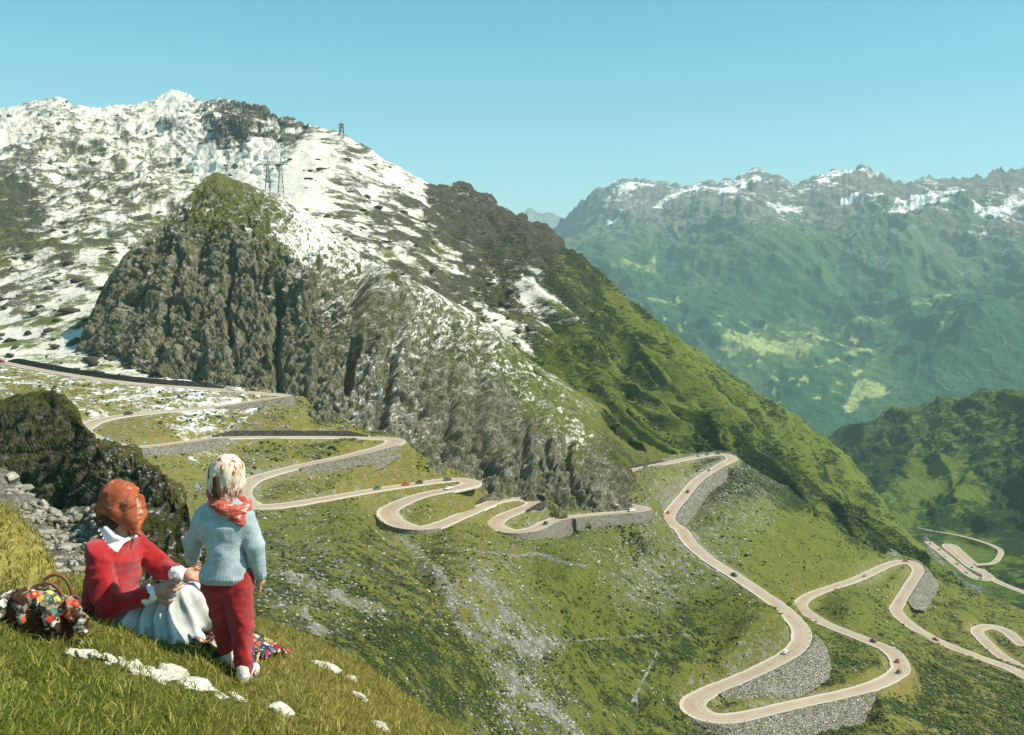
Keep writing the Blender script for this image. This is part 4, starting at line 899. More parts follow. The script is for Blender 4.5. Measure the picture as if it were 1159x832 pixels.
for k, (px, py, r) in enumerate(pts):
    if not py:
        lo, hi = mead_top(px) + 2, 655
        py = lo + (hi - lo) * rg.random() ** .9
        if px < 62 - (655 - py) * .52: continue
    p = ground_px(px, py)
    if p.y < 7.5: continue
    s = p.y / FOC
    o = bpy.data.objects.new('scree_stone', scree_protos[k % 9]); COL.objects.link(o)
    o.location = p + Vector((0, 0, r * s * .25)); o.scale = (r * s * rg.uniform(.8, 1.2), r * s, r * s * rg.uniform(.8, 1.1)); o.rotation_euler = (rg.uniform(-.5, .5), rg.uniform(-.5, .5), rg.uniform(0, 6.28))
    if k == 3: tag(o, 'large pale grey block, lowest of the big scree stones, left of the woman', 'stone', 'stones of the scree')
    elif k == 4: tag(o, 'tall grey block in the middle of the scree', 'stone', 'stones of the scree')
    elif k == 0: tag(o, 'grey block topmost on the scree just above the mossy boulder', 'stone', 'stones of the scree')
    elif k < 18: tag(o, 'large grey block in the scree between mossy boulder and woman', 'stone', 'stones of the scree')
    else: tag(o, 'small grey stone among the scree between mossy boulder and woman', 'stone', 'small stones of the scree')
print('ground', round(time.time() - T0, 1))
# ================================================================== BODIES grown from smooth distance fields
class Field:
    def __init__(s, lo, hi, h):
        s.lo = np.array(lo, float); s.h = h
        s.n = np.ceil((np.array(hi, float) - s.lo) / h).astype(int) + 1
        s.v = np.full(s.n, .12, np.float32)
    def _win(s, lo, hi, m):
        a = np.clip(np.floor((np.array(lo) - m - s.lo) / s.h).astype(int), 0, s.n - 1); b = np.clip(np.ceil((np.array(hi) + m - s.lo) / s.h).astype(int) + 1, 1, s.n)
        if (b <= a).any(): return None
        g = [s.lo[i] + np.arange(a[i], b[i]) * s.h for i in range(3)]
        return tuple(slice(a[i], b[i]) for i in range(3)), g[0][:, None, None], g[1][None, :, None], g[2][None, None, :]
    def _add(s, sl, d, k, sub):
        o = s.v[sl]
        if sub: o_, d_ = -o, d
        else: o_, d_ = o, d
        if k > 0:
            t = np.clip(.5 + .5 * (o_ - d_) / k, 0, 1)
            r = o_ * (1 - t) + d_ * t - k * t * (1 - t)
        else: r = np.minimum(o_, d_)
        s.v[sl] = -r if sub else r
    def cap(s, a, b, ra, rb=None, k=.02, sub=False, flat=None):
        rb = ra if rb is None else rb
        a = np.array(a, float); b = np.array(b, float); m = max(ra, rb) + k + .06
        w = s._win(np.minimum(a, b), np.maximum(a, b), m)
        if w is None: return s
        sl, X, Y, Z = w; e = b - a; L = e @ e + 1e-12
        t = np.clip(((X - a[0]) * e[0] + (Y - a[1]) * e[1] + (Z - a[2]) * e[2]) / L, 0, 1)
        d = np.sqrt((X - a[0] - t * e[0]) ** 2 + (Y - a[1] - t * e[1]) ** 2 + (Z - a[2] - t * e[2]) ** 2) - (ra + (rb - ra) * t)
        s._add(sl, d, k, sub); return s
    def chain(s, P, R, k=.02):
        for i in range(len(P) - 1): s.cap(P[i], P[i + 1], R[i], R[i + 1], k)
        return s
    def ell(s, c, r, k=.02, rot=None, sub=False):
        c = np.array(c, float); r = np.array(r, float); m = max(r) + k + .05
        w = s._win(c, c, m)
        if w is None: return s
        sl, X, Y, Z = w
        x, y, z = X - c[0], Y - c[1], Z - c[2]
        if rot is not None:
            M = np.array(rot.to_3x3() if hasattr(rot, 'to_3x3') else rot).T
            x, y, z = M[0, 0] * x + M[0, 1] * y + M[0, 2] * z, M[1, 0] * x + M[1, 1] * y + M[1, 2] * z, M[2, 0] * x + M[2, 1] * y + M[2, 2] * z
        q = np.sqrt((x / r[0]) ** 2 + (y / r[1]) ** 2 + (z / r[2]) ** 2) + 1e-9
        q2 = np.sqrt((x / r[0] ** 2) ** 2 + (y / r[1] ** 2) ** 2 + (z / r[2] ** 2) ** 2) + 1e-9
        s._add(sl, q * (q - 1) / q2, k, sub); return s
    def half(s, c, nrm):
        """keep only the side of the plane the normal points away from"""
        g = [s.lo[i] + np.arange(s.n[i]) * s.h for i in range(3)]
        d = (g[0][:, None, None] - c[0]) * nrm[0] + (g[1][None, :, None] - c[1]) * nrm[1] + (g[2][None, None, :] - c[2]) * nrm[2]
        s.v = np.maximum(s.v, d.astype(np.float32)); return s
    def copy(s):
        o = Field.__new__(Field); o.lo, o.h, o.n, o.v = s.lo, s.h, s.n, s.v.copy(); return o
    def mesh(s, name, smooth=2, disp=None):
        v = s.v; n = np.array(v.shape); ins = v < 0
        c = np.zeros(n - 1, np.int8)
        for dx in (0, 1):
            for dy in (0, 1):
                for dz in (0, 1): c += ins[dx:n[0] - 1 + dx, dy:n[1] - 1 + dy, dz:n[2] - 1 + dz]
        I = np.argwhere((c > 0) & (c < 8))
        idm = np.full(n - 1, -1, np.int32); idm[tuple(I.T)] = np.arange(len(I))
        acc = np.zeros((len(I), 3)); cnt = np.zeros(len(I))
        for ax in range(3):
            o1, o2 = [q for q in range(3) if q != ax]
            for p in (0, 1):
                for q in (0, 1):
                    off = np.zeros(3, int); off[o1] = p; off[o2] = q; off2 = off.copy(); off2[ax] = 1
                    v0 = v[tuple((I + off).T)]; v1 = v[tuple((I + off2).T)]
                    m = (v0 < 0) != (v1 < 0)
                    t = np.where(m, v0 / np.where(m, v0 - v1, 1), 0)
                    P = np.repeat(off[None].astype(float), len(I), 0); P[:, ax] = t
                    acc += P * m[:, None]; cnt += m
        V = (I + acc / cnt[:, None]) * s.h + s.lo
        F = []
        for ax in range(3):
            o1, o2 = (ax + 1) % 3, (ax + 2) % 3
            a = ins; sl0 = [slice(None)] * 3; sl1 = [slice(None)] * 3
            sl0[ax] = slice(0, n[ax] - 1); sl1[ax] = slice(1, n[ax])
            ch = a[tuple(sl0)] != a[tuple(sl1)]
            E = np.argwhere(ch); E = E[(E[:, o1] > 0) & (E[:, o2] > 0) & (E[:, o1] < n[o1] - 1) & (E[:, o2] < n[o2] - 1)]
            d1 = np.zeros(3, int); d1[o1] = 1; d2 = np.zeros(3, int); d2[o2] = 1
            q = np.stack([idm[tuple((E - d1 - d2).T)], idm[tuple((E - d2).T)], idm[tuple(E.T)], idm[tuple((E - d1).T)]], 1)
            flip = ~ins[tuple(E.T)]
            q[flip] = q[flip][:, ::-1]; F.append(q)
        F = np.concatenate(F)
        if smooth:
            E = np.concatenate([F[:, [0, 1]], F[:, [1, 2]], F[:, [2, 3]], F[:, [3, 0]]]); E = np.concatenate([E, E[:, ::-1]])
            deg = np.bincount(E[:, 0], minlength=len(V))[:, None] + 1e-9
            for _ in range(smooth):
                for lam in (.5, -.52):
                    av = np.stack([np.bincount(E[:, 0], V[E[:, 1], k], len(V)) for k in range(3)], 1) / deg
                    V = V + lam * (av - V)
        if disp is not None:
            fn = np.cross(V[F[:, 1]] - V[F[:, 0]], V[F[:, 2]] - V[F[:, 0]])
            N = np.zeros_like(V)
            for k in range(4):
                for ax in range(3): N[:, ax] += np.bincount(F[:, k], fn[:, ax], len(V))
            N /= np.linalg.norm(N, axis=1)[:, None] + 1e-12
            V = V + N * disp(V)[:, None]
        return mesh_np(name, V, F)

def A3(*v): return np.array(v, float)
def lerp(a, b, t): return np.array(a) * (1 - t) + np.array(b) * t

def hand(f, wrist, palm_dir, side_dir, curl_dir, L, curl=.5, thumb=1):
    """palm and five fingers; L is the hand length"""
    w = np.array(wrist, float); d = np.array(palm_dir, float); d /= np.linalg.norm(d)
    s = np.array(side_dir, float); s -= d * (s @ d); s /= np.linalg.norm(s)
    c = np.cross(d, s); 
    if c @ np.array(curl_dir, float) < 0: c = -c
    for i, o in enumerate((-.30, -.10, .10, .29)):
        base = w + d * L * .50 + s * L * .42 * o * 1.25
        f.cap(w + d * L * .08 + s * L * .25 * o, base, L * .085, L * .062, .006)
        fl = L * (.44, .50, .46, .35)[i]
        p = base; ang = 0
        for j, (q, r) in enumerate(((.45, .052), (.32, .046), (.23, .040))):
            ang += curl * (.55, .75, .5)[j]
            nx = p + (d * math.cos(ang) + c * math.sin(ang)) * fl * q
            f.cap(p, nx, L * r, L * r * .92, .003); p = nx
    f.ell(w + d * L * .28, (L * .2, L * .2, L * .2), .01)
    b = w + d * L * .14 - s * L * .2 * thumb
    m = b + (d * .65 - s * .75 * thumb + c * .25) * L * .24
    f.cap(w + d * L * .1, b, L * .09, L * .07, .01); f.cap(b, m, L * .07, L * .055, .006); f.cap(m, m + (d * .9 - s * .1 * thumb + c * .35) * L * .24, L * .055, L * .045, .004)

def head_field(f, c, fwd, up, H, k=.012):
    """skull, jaw, nose, lips, ears and eye sockets; H = head height"""
    c = np.array(c, float); fwd = np.array(fwd, float); up = np.array(up, float); fwd /= np.linalg.norm(fwd); up -= fwd * (up @ fwd); up /= np.linalg.norm(up)
    rt = np.cross(fwd, up); M = np.stack([rt, fwd, up], 1)
    P = lambda x, y, z: c + (rt * x + fwd * y + up * z) * H
    f.ell(P(0, -.06, .12), (H * .335, H * .40, H * .38), k, M)
    f.ell(P(0, .10, -.12), (H * .27, H * .28, H * .34), .03, M)
    f.ell(P(0, .22, -.36), (H * .13, H * .13, H * .11), .03, M)
    f.ell(P(0, .36, .05), (H * .20, H * .06, H * .04), .02, M)
    f.cap(P(0, .36, .0), P(0, .46, -.12), H * .032, H * .05, .012)
    for sx in (-1, 1):
        f.ell(P(.05 * sx, .42, -.13), (H * .035, H * .035, H * .03), .008, M)
        f.ell(P(.13 * sx, .41, .0), (H * .065, H * .045, H * .04), .012, M, sub=True)
        f.ell(P(.13 * sx, .345, .0), (H * .05, H * .05, H * .042), .004, M)
        f.ell(P(.34 * sx, -.02, -.04), (H * .035, H * .075, H * .13), .008, M)
        f.ell(P(.17 * sx, .26, -.14), (H * .10, H * .10, H * .09), .03, M)
    f.ell(P(0, .375, -.245), (H * .10, H * .05, H * .025), .01, M)
    f.ell(P(0, .37, -.285), (H * .085, H * .05, H * .028), .01, M)
    return P, M

def skin_mat(name, col):
    t = NT(name); p = t.pos()
    n = t.noise(p, 30, 3); return t.bsdf(t.mix(n, tuple(c * .85 for c in col), tuple(min(1, c * 1.12) for c in col)), .5, t.bump(t.noise(p, 300, 2), .15, .002), .35, Subsurface_Weight=.08)
def knit_mat(name, c1, c2, sc=260., rib=0.):
    t = NT(name); p = t.pos()
    ch = t.voro(p, sc); n = t.noise(p, 16, 6, .7, .3, .7); m = t.noise(p, 120, 3)
    c = t.mix(n, tuple(x * .82 for x in c1), tuple(min(1, x * 1.1) for x in c2)); c = t.mix(t.math('MULTIPLY', t.ramp1(ch, .25, .6), .45), c, tuple(x * .55 for x in c1))
    h = t.math('ADD', t.math('MULTIPLY', t.math('SUBTRACT', 1, ch), .7), t.math('MULTIPLY', m, .6))
    return t.bsdf(c, .9, t.bump(h, .8, .007), .12, Sheen_Weight=.25)
def cloth_mat(name, c1, c2, sc=14.):
    t = NT(name); p = t.pos()
    n = t.noise(p, sc, 4); w = t.noise(p, 400, 2)
    return t.bsdf(t.mix(n, c1, c2), .85, t.bump(w, .3, .002), .15, Sheen_Weight=.15)
def folds(sx, sy, sz, amp, seed=0, amp2=0., s2=60):
    def f(V):
        r = amp * fbm(V[:, 0] * sx + seed, V[:, 1] * sy, V[:, 2] * sz, 3, .5, ridged=True)
        if amp2: r = r + amp2 * fbm(V[:, 0] * s2, V[:, 1] * s2, V[:, 2] * s2, 2)
        return r - amp * .3
    return f
def part(name, f, mat, parent, label=None, smooth=2, disp=None):
    o = link(name, f.mesh(name, smooth, disp), mat, parent)
    if label: o['label'] = label
    return o

M_skin = skin_mat('skin', (.50, .28, .19)); M_skin2 = skin_mat('tanned_skin', (.47, .255, .17))
M_hair = cloth_mat('brown_hair', (.035, .018, .010), (.09, .045, .022), 60)
M_blue = knit_mat('pale_blue_wool', (.44, .54, .58), (.55, .65, .68))
M_redtr = knit_mat('red_jersey', (.42, .012, .018), (.56, .025, .028), 420)
M_redcard = knit_mat('red_wool', (.42, .010, .014), (.60, .025, .025), 300)
M_white = cloth_mat('white_cotton', (.78, .78, .74), (.86, .85, .80))
M_shoe = cloth_mat('white_canvas', (.66, .64, .58), (.80, .78, .72), 40)
M_sole = simple_mat('shoe_sole', (.25, .22, .18), .8)
M_eye = simple_mat('eye_dark', (.03, .02, .015), .25, .1)

# ------------------------------------------------------------------ the girl
gz = ground_px(268, 764)
girl = empty('person', (gz.x, gz.y, gz.z - .0), 0, 'girl standing in pale blue sweater and red trousers with a white and red headscarf', 'person')
gsc = gz.y / 6.6; girl.scale = (gsc, gsc, gsc)
G = lambda px, py, y=0.: A3((px - 268) * .00531, y, (765 - py) * .00531)
lf = G(253, 757, .10); rf = G(277, 765, -.03)
_gl = (ground(gz.x + lf[0] * gsc, gz.y + lf[1] * gsc)[0] - gz.z) / gsc; _gr = (ground(gz.x + rf[0] * gsc, gz.y + rf[1] * gsc)[0] - gz.z) / gsc
la = A3(lf[0], lf[1], _gl + .06); ra = A3(rf[0], rf[1], _gr + .06)
lk = lerp(G(250, 708, .04), (0, .03, 0), 0); rk = G(274, 710, -.01)
lh = G(247, 668, .0); rh = G(269, 668, -.01)
pel = G(258, 663, 0); wai = G(257, 638, .0); che = G(254, 600, .0); nck = G(256, 572, .01)
ls, rs = G(229, 588, .0), G(279, 587, .0)
le, re = G(215, 617, .07), G(289, 618, -.02)
lw_, rw_ = G(205, 646, .23), G(293, 654, .03)
hc = G(257, 542, .015)
def girl_body():
    f = Field((-.45, -.22, -.12), (.30, .36, 1.36), .0050)
    f.chain([la, lk, lh], [.034, .046, .060], .02); f.chain([ra, rk, rh], [.034, .046, .060], .02)
    f.cap(lh, rh, .066, .066, .03); f.cap(pel, wai, .08, .078, .04); f.cap(wai, che, .085, .10, .05); f.cap(che, nck - A3(0, 0, .03), .10, .06, .05)
    f.cap(ls, rs, .045, .045, .04)
    f.chain([ls, le, lw_], [.042, .032, .022], .02); f.chain([rs, re, rw_], [.042, .032, .022], .02)
    f.cap(nck - A3(0, 0, .03), hc, .04, .042, .02)
    head_field(f, hc, (-.35, 1, -.08), (0, 0, 1), .205)
    for a, d in ((la, -.04), (ra, .03)): f.cap(a - A3(0, .01, .02), a + A3(d, .12, -.035), .03, .026, .02)
    hand(f, lw_, (-.05, .75, -.35), (.3, .3, .8), (.6, .2, -.6), .135, .55, -1)
    hand(f, rw_, (.05, .12, -1), (.1, 1, .1), (-1, .1, 0), .135, .45, -1)
    return f
part('body', girl_body(), M_skin, girl)
f = Field((-.36, -.25, .44), (.30, .30, 1.12), .0055)                 # sweater: torso and sleeves
f.cap(G(244, 652, 0), G(262, 651, 0), .092, .092, .03); f.cap(G(257, 648, 0), G(255, 600, 0), .118, .112, .05); f.cap(G(243, 596, 0), G(266, 596, 0), .108, .100, .05)
f.cap(G(241, 585, 0), G(268, 585, 0), .075, .070, .05); f.cap(ls + A3(.03, 0, .0), rs - A3(.03, 0, 0), .072, .070, .05); f.cap(che, nck, .09, .055, .05)
f.cap(ls + A3(.015, 0, 0), le, .066, .054, .025); f.cap(le, lerp(le, lw_, .92), .054, .040, .02)
f.cap(rs - A3(.015, 0, 0), re, .066, .054, .025); f.cap(re, lerp(re, rw_, .94), .054, .040, .02)
f.half(G(257, 659, 0), (.05, 0, -1))
def sweater_disp(V):
    d = .011 * (fbm(V[:, 0] * 4 + 3 * V[:, 2], V[:, 1] * 5, V[:, 2] * 7 - 3 * V[:, 0], 2, .3, ridged=True) - .35) + .0016 * np.sin(V[:, 0] * 420) * np.exp(-((V[:, 2] - G(0, 652)[2]) / .03) ** 2)
    z0 = G(0, 655)[2]; torso = (V[:, 0] > G(232, 0)[0]) & (V[:, 0] < G(281, 0)[0])
    hem = np.exp(-((V[:, 2] - z0 - .012) / .014) ** 2) * torso
    return d + .006 * hem
sw = part('sweater', f, M_blue, girl, disp=sweater_disp)
for w_, e_, nm in ((lw_, le, 'cuff'), (rw_, re, 'cuff')):
    f = Field(np.minimum(w_, e_) - .07, np.maximum(w_, e_) + .07, .004); f.cap(lerp(e_, w_, .80), lerp(e_, w_, .95), .043, .039, .004); part(nm, f, M_blue, sw)
f = Field((-.26, -.22, -.05), (.24, .30, .66), .0055)                 # trousers
f.cap(G(245, 664, 0), G(269, 664, 0), .090, .088, .03)
f.cap(G(245, 655, 0), G(270, 655, 0), .082, .082, .03)
f.chain([lh, lk, lerp(lk, la, .92)], [.086, .064, .050], .018); f.chain([rh, rk, lerp(rk, ra, .95)], [.088, .068, .054], .018)
tr = part('trousers', f, M_redtr, girl, disp=lambda V: .012 * (fbm(V[:, 0] * 7 + 4 * V[:, 2], V[:, 1] * 6, V[:, 2] * 9 - 5 * V[:, 0], 2, .35, ridged=True) - .35))
for a, d in ((la, -.035), (ra, .035)):
    f = Field(a - .14, a + A3(.14, .24, .12), .004)
    f.cap(a + A3(0, -.018, .015), a + A3(0, -.02, -.025), .040, .038, .015); f.cap(a + A3(0, -.005, -.025), a + A3(d, .13, -.036), .036, .031, .015)
    sh = part('shoe', f, M_shoe, girl, disp=folds(30, 30, 30, .003))
    f = Field(a - .16, a + A3(.16, .26, .12), .004); f.cap(a + A3(0, -.02, -.056), a + A3(d, .13, -.06), .037, .032, .01); f.half(a - A3(0, 0, .05), (0, 0, 1)); part('sole', f, M_sole, sh)
def scarf_white():
    t = NT('printed_scarf'); p = t.pos((26, 26, 9.0))
    w = t.noise(p, 1.4, 5, .65); v = t.n('TexNoise'); t.l(t.pos((24, 24, 10)), v.inputs['Vector']); v.inputs['Scale'].default_value = 1.3; v.inputs['Detail'].default_value = 4; v = v.outputs['Color']; s = t.n('SeparateColor'); t.l(v, s.inputs[0])
    c = t.mix(t.ramp1(w, .56, .62), (.70, .58, .47), (.44, .22, .14))
    c = t.mix(t.ramp1(s.outputs[0], .55, .60), c, (.22, .095, .055)); c = t.mix(t.ramp1(s.outputs[1], .58, .64), c, (.58, .36, .26))
    return t.bsdf(c, .8, t.bump(t.noise(t.pos(), 180, 2), .3, .002), .2)
M_scarf = scarf_white()
f = Field((-.26, -.22, 1.0), (.16, .24, 1.40), .0045)
f.ell(hc + A3(.0, -.012, .030), (.108, .118, .110), .01); f.ell(hc + A3(-.004, -.035, -.035), (.104, .085, .095), .03); f.cap(hc + A3(-.02, -.055, -.07), hc + A3(.0, -.05, -.125), .055, .045, .03)
f.cap(hc + A3(-.085, .02, -.03), hc + A3(-.03, .085, -.115), .022, .016, .03); f.cap(hc + A3(.085, .02, -.03), hc + A3(.01, .085, -.115), .022, .016, .03)
f.ell(hc + A3(-.045, .125, -.005), (.075, .075, .088), .015, sub=True)
part('headscarf', f, M_scarf, girl, disp=folds(9, 9, 4, .012, 8, .0015, 40))
f = Field(hc - A3(.16, .2, .16), hc + A3(.16, .1, .06), .0045)
f.cap(hc + A3(-.035, -.118, .012), hc + A3(-.03, -.115, -.07), .020, .026, .02); f.cap(hc + A3(-.03, -.11, -.06), hc + A3(-.025, -.09, -.10), .026, .020, .02)
part('hair', f, M_hair, girl, disp=folds(40, 40, 6, .008, 2))
def kerchief():
    t = NT('red_kerchief'); p = t.pos((1, 1, 1))
    w = t.noise(p, 22, 3, .6); s = t.noise(t.pos((20, 20, 60)), 1.2, 2)
    c = t.mix(w, (.38, .045, .035), (.55, .13, .09)); c = t.mix(t.ramp1(s, .60, .66), c, (.74, .50, .44))
    return t.bsdf(c, .8, t.bump(w, .4, .006), .15)
M_ker = kerchief()
f = Field((-.26, -.24, .88), (.20, .26, 1.2), .0045)
ring = [G(238, 560, .02), G(246, 567, -.075), G(258, 573, -.105), G(270, 576, -.085), G(279, 577, -.02), G(276, 572, .06), G(258, 566, .10), G(242, 562, .08)]
f.chain(ring + [ring[0]], [.026, .030, .034, .034, .030, .026, .026, .026, .026], .018)
f.cap(G(268, 578, -.098), G(277, 589, -.088), .030, .016, .02); f.cap(G(262, 577, -.105), G(276, 590, -.09), .022, .010, .02); f.cap(G(277, 578, -.07), G(279, 588, -.08), .022, .012, .02)
part('kerchief', f, M_ker, girl, 'red kerchief tied round the collar with a light edge', disp=folds(9, 9, 22, .010, 5, .0015, 50))

# ------------------------------------------------------------------ the woman
wz = ground_px(140, 702)
woman = empty('person', (wz.x, wz.y, wz.z), 0, 'woman seated on the grass in red cardigan, white skirt and orange headscarf', 'person')
kx = .00507 * wz.y / 6.3
W = lambda px, py, y=0.: A3((px - 140) * kx, y, (702 - py) * kx)
hip = W(128, 690, .02); wst = W(126, 665, .0); chs = W(129, 628, .0); nk = W(136, 600, .0); whc = W(137, 572, .02)
ns, fs = W(122, 621, -.155), W(137, 618, .16)
ne, fe = W(138, 679, -.225), W(174, 650, .17)
nw, fw = W(183, 663, -.19), W(203, 652, .02)
nhip, fhip = W(130, 693, -.085), W(133, 692, .11); nkn, fkn = W(205, 678, -.04), W(211, 675, .13); nan, fan = W(232, 710, .06), W(238, 710, .20)
def woman_body():
    f = Field((-.36, -.42, -.12), (.66, .42, .86), .0058)
    f.cap(nhip, fhip, .10, .10, .05); f.cap(hip, wst, .105, .10, .05); f.cap(wst, chs, .10, .10, .05); f.cap(chs, nk - A3(0, 0, .03), .09, .055, .05)
    f.cap(ns, fs, .05, .05, .04); f.chain([ns, ne, nw], [.05, .040, .028], .02); f.chain([fs, fe, fw], [.055, .042, .028], .02)
    f.cap(nk - A3(0, 0, .04), whc - A3(0, 0, .02), .055, .055, .02)
    f.chain([nhip, nkn, nan], [.08, .05, .034], .03); f.chain([fhip, fkn, fan], [.08, .05, .034], .03)
    for a in (nan, fan): f.cap(a - A3(.02, 0, .01), a + A3(.14, 0, .03), .036, .028, .02)
    head_field(f, whc + A3(.016, 0, -.014), (1, .22, -.12), (0, 0, 1), .215)
    hand(f, nw, (.92, .12, .36), (-.3, .1, .9), (.2, .8, -.5), .19, .45, 1)
    hand(f, fw, (.95, -.10, -.02), (.1, .8, .5), (.2, -.1, -1), .18, .6, -1)
    return f
part('body', woman_body(), M_skin2, woman)
f = Field((-.36, -.42, -.06), (.50, .42, .66), .006)                      # cardigan
f.cap(W(124, 688, -.06), W(126, 688, .10), .138, .13, .05); f.cap(W(124, 675, -.04), W(126, 675, .06), .138, .132, .05); f.cap(W(127, 650, -.04), W(130, 650, .06), .130, .126, .05); f.cap(W(128, 630, -.07), W(134, 629, .09), .112, .105, .05)
f.cap(ns + A3(0, .03, .0), fs - A3(0, .03, 0), .076, .072, .05); f.cap(chs, W(135, 605, 0), .11, .07, .05)
f.cap(ns, ne, .078, .068, .014); f.cap(ne, lerp(ne, nw, .90), .066, .046, .012)
f.cap(fs, fe, .078, .064, .02); f.cap(fe, lerp(fe, fw, .90), .064, .044, .015)
f.half(W(128, 698, 0), (.1, 0, -1)); f.ell(W(142, 598, .0), (.075, .07, .06), .03, sub=True)
def card_disp(V):
    d = .024 * (fbm(V[:, 0] * 5 + 5 * V[:, 2], V[:, 1] * 3, V[:, 2] * 6 - 3 * V[:, 0], 2, .35, ridged=True) - .4)
    return d
card = part('cardigan', f, M_redcard, woman, disp=card_disp)
for w_, e_ in ((nw, ne), (fw, fe)):
    f = Field(np.minimum(w_, e_) - .08, np.maximum(w_, e_) + .08, .004); f.cap(lerp(e_, w_, .84), lerp(e_, w_, 1.0), .050, .047, .004); part('shirt_cuff', f, M_white, woman, disp=folds(30, 30, 30, .004))
# shirt collar: two flat lapels lying over the neckline
def sheet_part(name, pts_grid, thick, mat, parent, label=None):
    P = np.array(pts_grid, float); n, m = P.shape[:2]
    du = np.gradient(P, axis=0); dv = np.gradient(P, axis=1); N = np.cross(du, dv); N /= np.linalg.norm(N, axis=-1)[..., None] + 1e-9
    A = (P + N * thick / 2).reshape(-1, 3); B = (P - N * thick / 2).reshape(-1, 3); F = grid_faces(n, m); k = n * m
    ring = [i * m for i in range(n)] + [(n - 1) * m + j for j in range(1, m)] + [i * m + m - 1 for i in range(n - 2, -1, -1)] + [j for j in range(m - 2, 0, -1)]
    S = np.array([[ring[i], ring[(i + 1) % len(ring)], ring[(i + 1) % len(ring)] + k, ring[i] + k] for i in range(len(ring))])
    me = mesh_np(name, np.concatenate([A, B]), np.concatenate([F, F[:, ::-1] + k, S]), True)
    o = link(name, me, mat, parent)
    if label: o['label'] = label
    return o
def quad_grid(a, b, c, d, n=8, bulge=(0, 0, 0)):
    u = np.linspace(0, 1, n)
    return [[(np.array(a) * (1 - s) + np.array(b) * s) * (1 - t) + (np.array(d) * (1 - s) + np.array(c) * s) * t + np.array(bulge) * math.sin(math.pi * s) * math.sin(math.pi * t) for s in u] for t in u]
col_ = link('shirt_collar', bpy.data.meshes.new('shirt_collar'), M_white, woman)
f = Field((-.16, -.22, .40), (.16, .2, .66), .004)
cr = [W(121, 590, -.03), W(127, 594, -.095), W(137, 603, -.115), W(148, 608, -.09), W(150, 609, .06), W(138, 599, .10), W(125, 590, .06)]
f.chain(cr + [cr[0]], [.013, .014, .014, .011, .011, .012, .012, .013], .008)
for t_ in np.linspace(0, 1, 9):
    a_ = lerp(W(122, 591, -.055), W(147, 609, -.100), t_); f.cap(a_, a_ + A3(-.012 - .01 * t_, -.045, -.030 - .030 * math.sin(t_ * 2.6)), .009, .007, .012)
me = f.mesh('shirt_collar', 1); me.materials.append(M_white); col_.data = me
def orange_scarf():
    t = NT('orange_scarf'); p = t.pos()
    w = t.noise(p, 14, 4, .6); s = t.noise(t.pos((14, 14, 40), rot=(0, .5, 0)), 1.4, 3, .6)
    c = t.mix(w, (.27, .056, .026), (.36, .105, .048)); c = t.mix(t.ramp1(s, .56, .70), c, (.48, .23, .12)); c = t.mix(t.ramp1(s, .38, .26), c, (.22, .03, .014))  # pale streaks are highlights put into the cloth colour
    return t.bsdf(c, .75, t.bump(w, .4, .006), .2)
M_or = orange_scarf()
f = Field((-.24, -.22, .42), (.24, .24, .90), .0048)
f.ell(whc + A3(-.012, -.004, .034), (.116, .106, .108), .01); f.ell(whc + A3(-.042, -.006, -.01), (.086, .092, .092), .04)
f.cap(whc + A3(-.07, -.03, -.04), whc + A3(-.135, -.045, -.015), .055, .016, .04)
f.chain([whc + A3(.07, -.085, .02), whc + A3(.075, -.08, -.06), whc + A3(.08, -.03, -.135)], [.034, .036, .022], .04); f.chain([whc + A3(.07, .10, .02), whc + A3(.075, .09, -.06), whc + A3(.08, .0, -.135)], [.03, .03, .02], .04)
f.cap(whc + A3(.08, -.02, -.14), whc + A3(.12, -.05, -.165), .020, .010, .02)
f.cap(whc + A3(.0, -.10, -.03), whc + A3(.06, -.08, -.10), .028, .022, .04)
f.ell(whc + A3(.146, .03, -.012), (.074, .095, .100), .015, sub=True)
part('headscarf', f, M_or, woman, disp=lambda V: .017 * (fbm((V[:, 0] - V[:, 2]) * 9, V[:, 1] * 5, (V[:, 0] + V[:, 2]) * 2.6, 3, .5, ridged=True) - .35))
f = Field(whc - A3(.2, .2, .2), whc + A3(.12, .14, .06), .0048)
f.ell(whc + A3(-.055, -.065, -.085), (.065, .055, .050), .02); f.ell(whc + A3(-.035, .05, -.085), (.06, .05, .05), .02); f.cap(whc + A3(-.06, -.05, -.09), whc + A3(-.05, -.02, -.13), .045, .035, .02)
part('hair', f, M_hair, woman, disp=folds(12, 30, 30, .010, 9))
# skirt spread over drawn-up legs, pleated
f = Field((-.22, -.46, -.14), (.66, .46, .36), .0062)
f.cap(W(138, 692, -.10), W(140, 692, .13), .125, .12, .06)
f.cap(nhip, nkn + A3(-.01, 0, -.02), .105, .075, .05); f.cap(fhip, fkn + A3(-.01, 0, -.02), .105, .075, .05); f.cap(nkn, fkn, .072, .072, .05)
f.cap(nkn, W(231, 706, .03), .072, .062, .06); f.cap(fkn, W(236, 704, .17), .072, .065, .06)
hemp = [W(150, 699, -.20), W(172, 712, -.26), W(200, 717, -.24), W(234, 717, -.10)]
for i in range(3): f.cap(hemp[i], hemp[i + 1], .020, .020, .02)
for i, h_ in enumerate(hemp):
    top_ = lerp(nhip, nkn, (.05, .45, .8, 1.)[i]); f.cap(top_, h_, .075, .020, .07)
for (a, b) in ((.25, (160, 705, -.24)), (.6, (186, 716, -.26)), (.95, (218, 718, -.18)), (.9, (208, 718, -.22))):
    f.cap(lerp(nhip, nkn, a), W(*b), .07, .020, .07)
